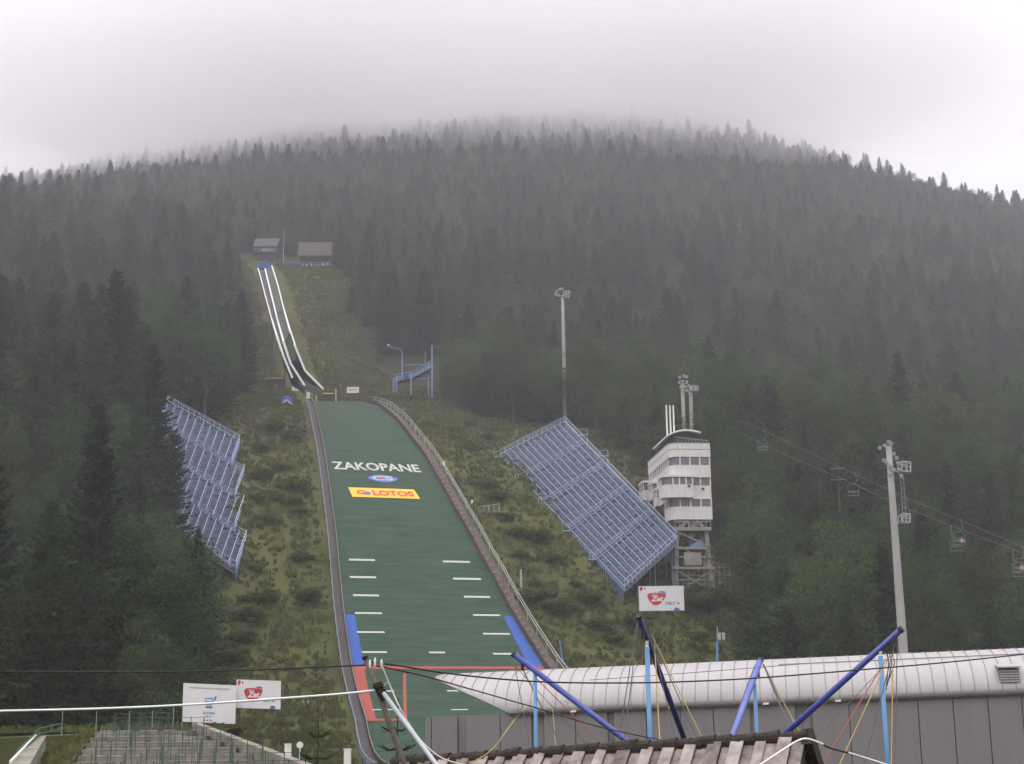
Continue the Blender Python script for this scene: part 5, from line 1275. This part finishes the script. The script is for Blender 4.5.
WORDS = {'spruce_tree': ('dark green spruce', 'spruce tree'), 'larch_tree': ('paler green conifer', 'conifer'), 'broadleaf_tree': ('rounded green broadleaf tree', 'tree'), 'autumn_tree': ('yellowish green broadleaf tree', 'tree')}
protos = {}; ncopy = 0
for t in VIS[:NIND]:
    x, y, z, k, sc, rz, _ = t; nm = KINDS[k][0]; s_, t_ = st(x, y)
    where = 'left of the green jump' if t_ < 0 else 'right of the green jump'
    w, cat = WORDS[nm]; size = 'tall' if sc*KINDS[k][3] > 19 else ('middling' if sc*KINDS[k][3] > 12 else 'low')
    lab = f'{size} {w} low on the hill {where}'; grp = f'{size} {w}s {where}'
    if k not in protos:
        r = empty(nm, (x, y, z), lab, cat, grp); c = bpy.data.objects.new('crown', KINDS[k][1]); tk = bpy.data.objects.new('trunk', KINDS[k][2])
        for o in (c, tk): COL.objects.link(o); o.parent = r
        protos[k] = r
    else:
        r = copy_tree(protos[k]); r['label'] = lab; r['category'] = cat; r['group'] = grp
    r.location = (x, y, z); r.rotation_euler = (0, 0, rz); r.scale = (sc*random.Random(ncopy).uniform(.95, 1.2),)*2+(sc,); ncopy += 1
for k in range(len(KINDS)):                          # every shape needs one tree the forest can be grown from
    if k not in protos: print('no proto', k)
far = [t for t in trees if id(t) not in IND and t[3] in protos]
fm = bpy.data.meshes.new('forest'); fm.from_pydata([t[:3] for t in far], [], [])
wv = fm.attributes.new('sv', 'FLOAT_VECTOR', 'POINT'); wv.data.foreach_set('vector', np.array([[t[4]*random.Random(i).uniform(1.05, 1.45)]*2+[t[4]*random.Random(i+9).uniform(.85, 1.12)] for i, t in enumerate(far)], np.float32).ravel())
for nme, i in (('rz', 5), ('kd', 3)):
    at = fm.attributes.new(nme, 'FLOAT', 'POINT'); at.data.foreach_set('value', [float(t[i]) for t in far])
fo = bpy.data.objects.new('forest', fm); COL.objects.link(fo); tag(fo, 'dense misty forest covering the hill up to the cloudy ridge', 'forest', kind='stuff')
ng = bpy.data.node_groups.new('forest', 'GeometryNodeTree'); ng.interface.new_socket('Geometry', in_out='INPUT', socket_type='NodeSocketGeometry'); ng.interface.new_socket('Geometry', in_out='OUTPUT', socket_type='NodeSocketGeometry')
N = ng.nodes; Lk = ng.links; gi = N.new('NodeGroupInput'); go = N.new('NodeGroupOutput'); jn = N.new('GeometryNodeJoinGeometry')
def attr(nm, ty='FLOAT'): a = N.new('GeometryNodeInputNamedAttribute'); a.data_type = ty; a.inputs['Name'].default_value = nm; return a.outputs['Attribute']
cx = N.new('ShaderNodeCombineXYZ'); Lk.new(attr('rz'), cx.inputs['Z']); e2r = N.new('FunctionNodeEulerToRotation'); Lk.new(cx.outputs[0], e2r.inputs[0])
for k, root in protos.items():
    cr = [c for c in root.children if c.name.startswith('crown')][0]
    oi = N.new('GeometryNodeObjectInfo'); oi.transform_space = 'ORIGINAL'; oi.inputs['Object'].default_value = cr; oi.inputs['As Instance'].default_value = True
    cmpn = N.new('FunctionNodeCompare'); cmpn.data_type = 'FLOAT'; cmpn.operation = 'EQUAL'; cmpn.inputs[1].default_value = float(k); cmpn.inputs['Epsilon'].default_value = .1; Lk.new(attr('kd'), cmpn.inputs[0])
    ip = N.new('GeometryNodeInstanceOnPoints'); Lk.new(gi.outputs[0], ip.inputs['Points']); Lk.new(cmpn.outputs[0], ip.inputs['Selection']); Lk.new(oi.outputs['Geometry'], ip.inputs['Instance']); Lk.new(e2r.outputs[0], ip.inputs['Rotation']); Lk.new(attr('sv', 'FLOAT_VECTOR'), ip.inputs['Scale']); Lk.new(ip.outputs[0], jn.inputs[0])
Lk.new(jn.outputs[0], go.inputs[0]); md = fo.modifiers.new('forest', 'NODES'); md.node_group = ng
print('trees', len(trees), 'individual', min(NIND, len(VIS)), 'forest', len(far), 'nearest far', max(t[6] for t in far)*1500)

# ------------------------------------------------------------------ scrub, bushes, grass in the clearing
def clear_pt(rg):
    while True:
        s = rg.uniform(-62, 215); t = rg.uniform(-44, 50)
        if s > 100: t = rg.uniform(-16, 28)
        a, b = np.interp(s, CL_S, CL_L)-4, np.interp(s, CR_S, CR_R)+4
        if not a < t < b: continue
        if s < 106 and tl(s)-2.4 < t < tr(s)+2.8: continue
        if s >= 100 and -4 < t < 4.5: continue
        x, y = xy(s, t)
        if y < 128: continue
        return s, t, x, y
rg = random.Random(5); g = np.random.default_rng(5); V = []; Q = []
for i in range(15000):                                # rank grass and low weeds
    s, t, x, y = clear_pt(rg)
    gz = ground(x, y); R = .3+rg.random()*.6
    for j in range(6):
        a = rg.random()*6.28; d = rg.random()*R; p = np.array([x+math.cos(a)*d, y+math.sin(a)*d, gz-.05]); b = rg.random()*6.28; w = np.array([math.cos(b), math.sin(b), 0])*.16; hh = .25+rg.random()*.55
        k = len(V); V.extend((p-w, p+w, p+w*.4+[rg.gauss(0, .2), rg.gauss(0, .2), hh], p-w*.6+[0, 0, hh*.8])); Q.append((k, k+1, k+2, k+3))
for i in range(1500):
    A_, B_, C_, D_ = BANKS[0]; u, v = rg.random(), rg.random(); p = (A_*(1-u)+B_*u)*(1-v)+(D_*(1-u)+C_*u)*v-[0, 0, .05]
    hh = .15+rg.random()*.35; b = rg.random()*6.28; w = np.array([math.cos(b), math.sin(b), 0])*.09; k = len(V)
    V.extend((p-w, p+w, p+w*.4+[rg.gauss(0, .15), rg.gauss(0, .15), hh], p-w*.6+[0, 0, hh*.8])); Q.append((k, k+1, k+2, k+3))
for i in range(2600):                                # and on the banks round the lower terraces
    x, y = rg.uniform(-50, -4), rg.uniform(100, 128); gz = ground(x, y)
    if -42 < x < -19 and 107.5 < y < 117: gz = .15
    hh = .2+rg.random()*.45; b = rg.random()*6.28; w = np.array([math.cos(b), math.sin(b), 0])*.12; p = np.array([x, y, gz-.05]); k = len(V)
    V.extend((p-w, p+w, p+w*.4+[rg.gauss(0, .2), rg.gauss(0, .2), hh], p-w*.6+[0, 0, hh*.8])); Q.append((k, k+1, k+2, k+3))
o = bpy.data.objects.new('grass', np_mesh('grass', V, Q, [thin_leaf(mat('rank_grass', (.070, .088, .027), .9, .3, .12, col2=(.150, .148, .050), spec=.05, detail=8), .5)])); COL.objects.link(o); tag(o, 'rank uneven grass and weeds on the cleared slope beside the jump', 'grass', kind='stuff')
V = []; Q = []
def clump(x, y, gz, R, h, n, ls):
    for i in range(n):
        v = g.normal(0, 1, 3); v /= np.linalg.norm(v); v[2] = abs(v[2]); rr = .55+.5*g.random(); p = np.array([x+v[0]*R*rr, y+v[1]*R*rr, gz+v[2]*h*rr])
        n2 = v+g.normal(0, .8, 3); a = np.cross(n2, g.normal(0, 1, 3)); a /= np.linalg.norm(a)+1e-9; b = np.cross(n2/np.linalg.norm(n2), a); s_ = ls*(.5+.8*g.random()); k = len(V)
        V.extend((p-a*s_*.5, p+b*s_*.35, p+a*s_*.5, p-b*s_*.35)); Q.append((k, k+1, k+2, k+3))
for i in range(1800):
    s, t, x, y = clear_pt(rg)
    if lowf(x*2.2, y*2.2) < -.1 and rg.random() < .75: continue
    clump(x, y, ground(x, y)-.1, .4+rg.random()*.8, .3+rg.random()*.6, 26, .30)
o = bpy.data.objects.new('undergrowth', np_mesh('undergrowth', V, Q, [M['scrub']])); COL.objects.link(o); tag(o, 'low tangled scrub scattered over the cleared grassy slope', 'scrub', kind='stuff')
BM = []
for i in range(4): BM.append((leaf_crown(90+i, 2.6, 1.7, M['scrub'], .0, 22, 80, .30), 2.6))
spots = [(545,600),(560,612),(535,585),(528,600),(548,560),(515,535),(505,520),(495,500),(486,488),(520,556),(600,628),(615,640),(640,625),(655,640),(700,640),(712,628),(560,560),(540,540),(575,585),(470,450),(455,440),(590,600),(262,480),(275,500),(262,505),(290,505),(300,515),(280,470),(265,525),(295,490),(255,570),(265,600),(250,620),(240,640),(245,600),(230,660),(260,450),(290,440),(275,430),(300,560),(310,600),(225,690),(450,410),(470,425),(490,440),(385,375),(430,405),(330,320),(345,345),(320,300),(380,360),(258,350),(262,330),(716,597),(706,606),(690,605),(727,592),(736,600),(700,596)]
for i, (px, py) in enumerate(spots):
    h = hit(px, py)
    if h is None: continue
    s_, t_ = st(h[0], h[1]); o = bpy.data.objects.new('bush', BM[i % 4][0]); COL.objects.link(o); sc = rg.uniform(.5, 1.25)*(.7 if py < 420 else 1)
    o.location = (h[0], h[1], h[2]-.25); o.scale = (sc*1.25, sc*1.25, sc*.75); o.rotation_euler = (0, 0, rg.random()*6.28); sd = 'left' if t_ < 0 else 'right'
    if py < 400: sd = 'above the takeoff, on the slope'; lab = 'leafy bush growing on the grass above the takeoff beside the inrun'
    else: lab = f'leafy bush growing on the cleared grass {sd} of the green landing'
    tag(o, lab, 'bush', 'bushes '+lab[11:])
# bare-looking young spruces poking up in front of the landing foot
def sapling(px, ptop, Y, label):
    t = P(px, ptop, Y); gz = -4.0; r = empty('young_spruce', (t[0], Y, gz), label, 'young spruce'); H_ = t[2]-gz; rn = random.Random(px)
    mb = MB(); mb.path([(t[0]+rn.gauss(0, .01), Y, gz+H_*k/5) for k in range(6)], [.05*(1-.85*k/5) for k in range(6)], 6); mb.build('trunk', M['bark'], r)
    mb = MB(); z = gz+.4; 
    while z < t[2]-.28:
        f_ = (t[2]-z)/H_; L = .12+.85*f_
        for k in range(6):
            a = rn.random()*6.28; d = np.array([math.cos(a), math.sin(a), 0]); c = np.array([t[0], Y, z]); pts = [c, c+d*L*.5+up*-.05*L, c+d*L+up*.22*L]; mb.path(pts, [.016, .012, .006], 4)
            for j in range(int(10+L*14)):
                u = .15+.85*rn.random(); p = pts[0]+(pts[1]-pts[0])*min(1, 2*u) if u < .5 else pts[1]+(pts[2]-pts[1])*(2*u-1); q = p+d*.07+np.array([rn.gauss(0, .05), rn.gauss(0, .05), rn.gauss(.0, .04)]); w = np.array([-d[1], d[0], 0])*.012; mb.add([p-w, p+w, q], [(0, 1, 2)])
        z += .20+.12*rn.random()
    mb.build('twigs', M['spruce2'], r)
sapling(318.4, 709, 22.0, 'thin young spruce leader rising at the lower left of the leaning pole')
sapling(397, 697, 20.0, 'young spruce tip showing behind the grey tube of the leaning pole')

# ------------------------------------------------------------------ the low cloud wrapped round the summit
if CLOUD:
    cm = volume_mat('cloud_vapour', CLOUD/2.6, (.998, .99, .998), CG)
    def puff(c, r, seed):
        bm = bmesh.new(); bmesh.ops.create_icosphere(bm, subdivisions=4, radius=1.0); rn = random.Random(seed); ph = [rn.random()*6.28 for _ in range(6)]
        for v in bm.verts:
            p = v.co; n = 1+.10*math.sin(3*p.x+ph[0])*math.cos(3*p.y+ph[1])+.07*math.sin(6*p.x+ph[2])*math.cos(5*p.z+ph[3])+.05*math.sin(9*p.y+ph[4]); v.co = Vector((p.x*r[0]*n, p.y*r[1]*n, p.z*r[2]*n))
        me = bpy.data.meshes.new('low_cloud'); bm.to_mesh(me); bm.free(); me.materials.append(cm); o = bpy.data.objects.new('low_cloud', me); COL.objects.link(o); o.location = c
        return o
    for i, c, r in [(i, c, tuple(k*q for k in r)) for i, (c, r) in enumerate(CLOUDS) for q in (.72, .95, 1.2, 1.5)]:
        o = puff(c, r, i); tag(o, ('white cloud bank hiding the very top of the wooded hill', 'thin grey cloud veil trailing over the left shoulder of the hill', 'thin grey cloud wisp right of the hidden summit')[i], 'cloud', ('layers of the summit cloud', 'layers of the left cloud veil', 'layers of the right cloud wisp')[i], kind='stuff')
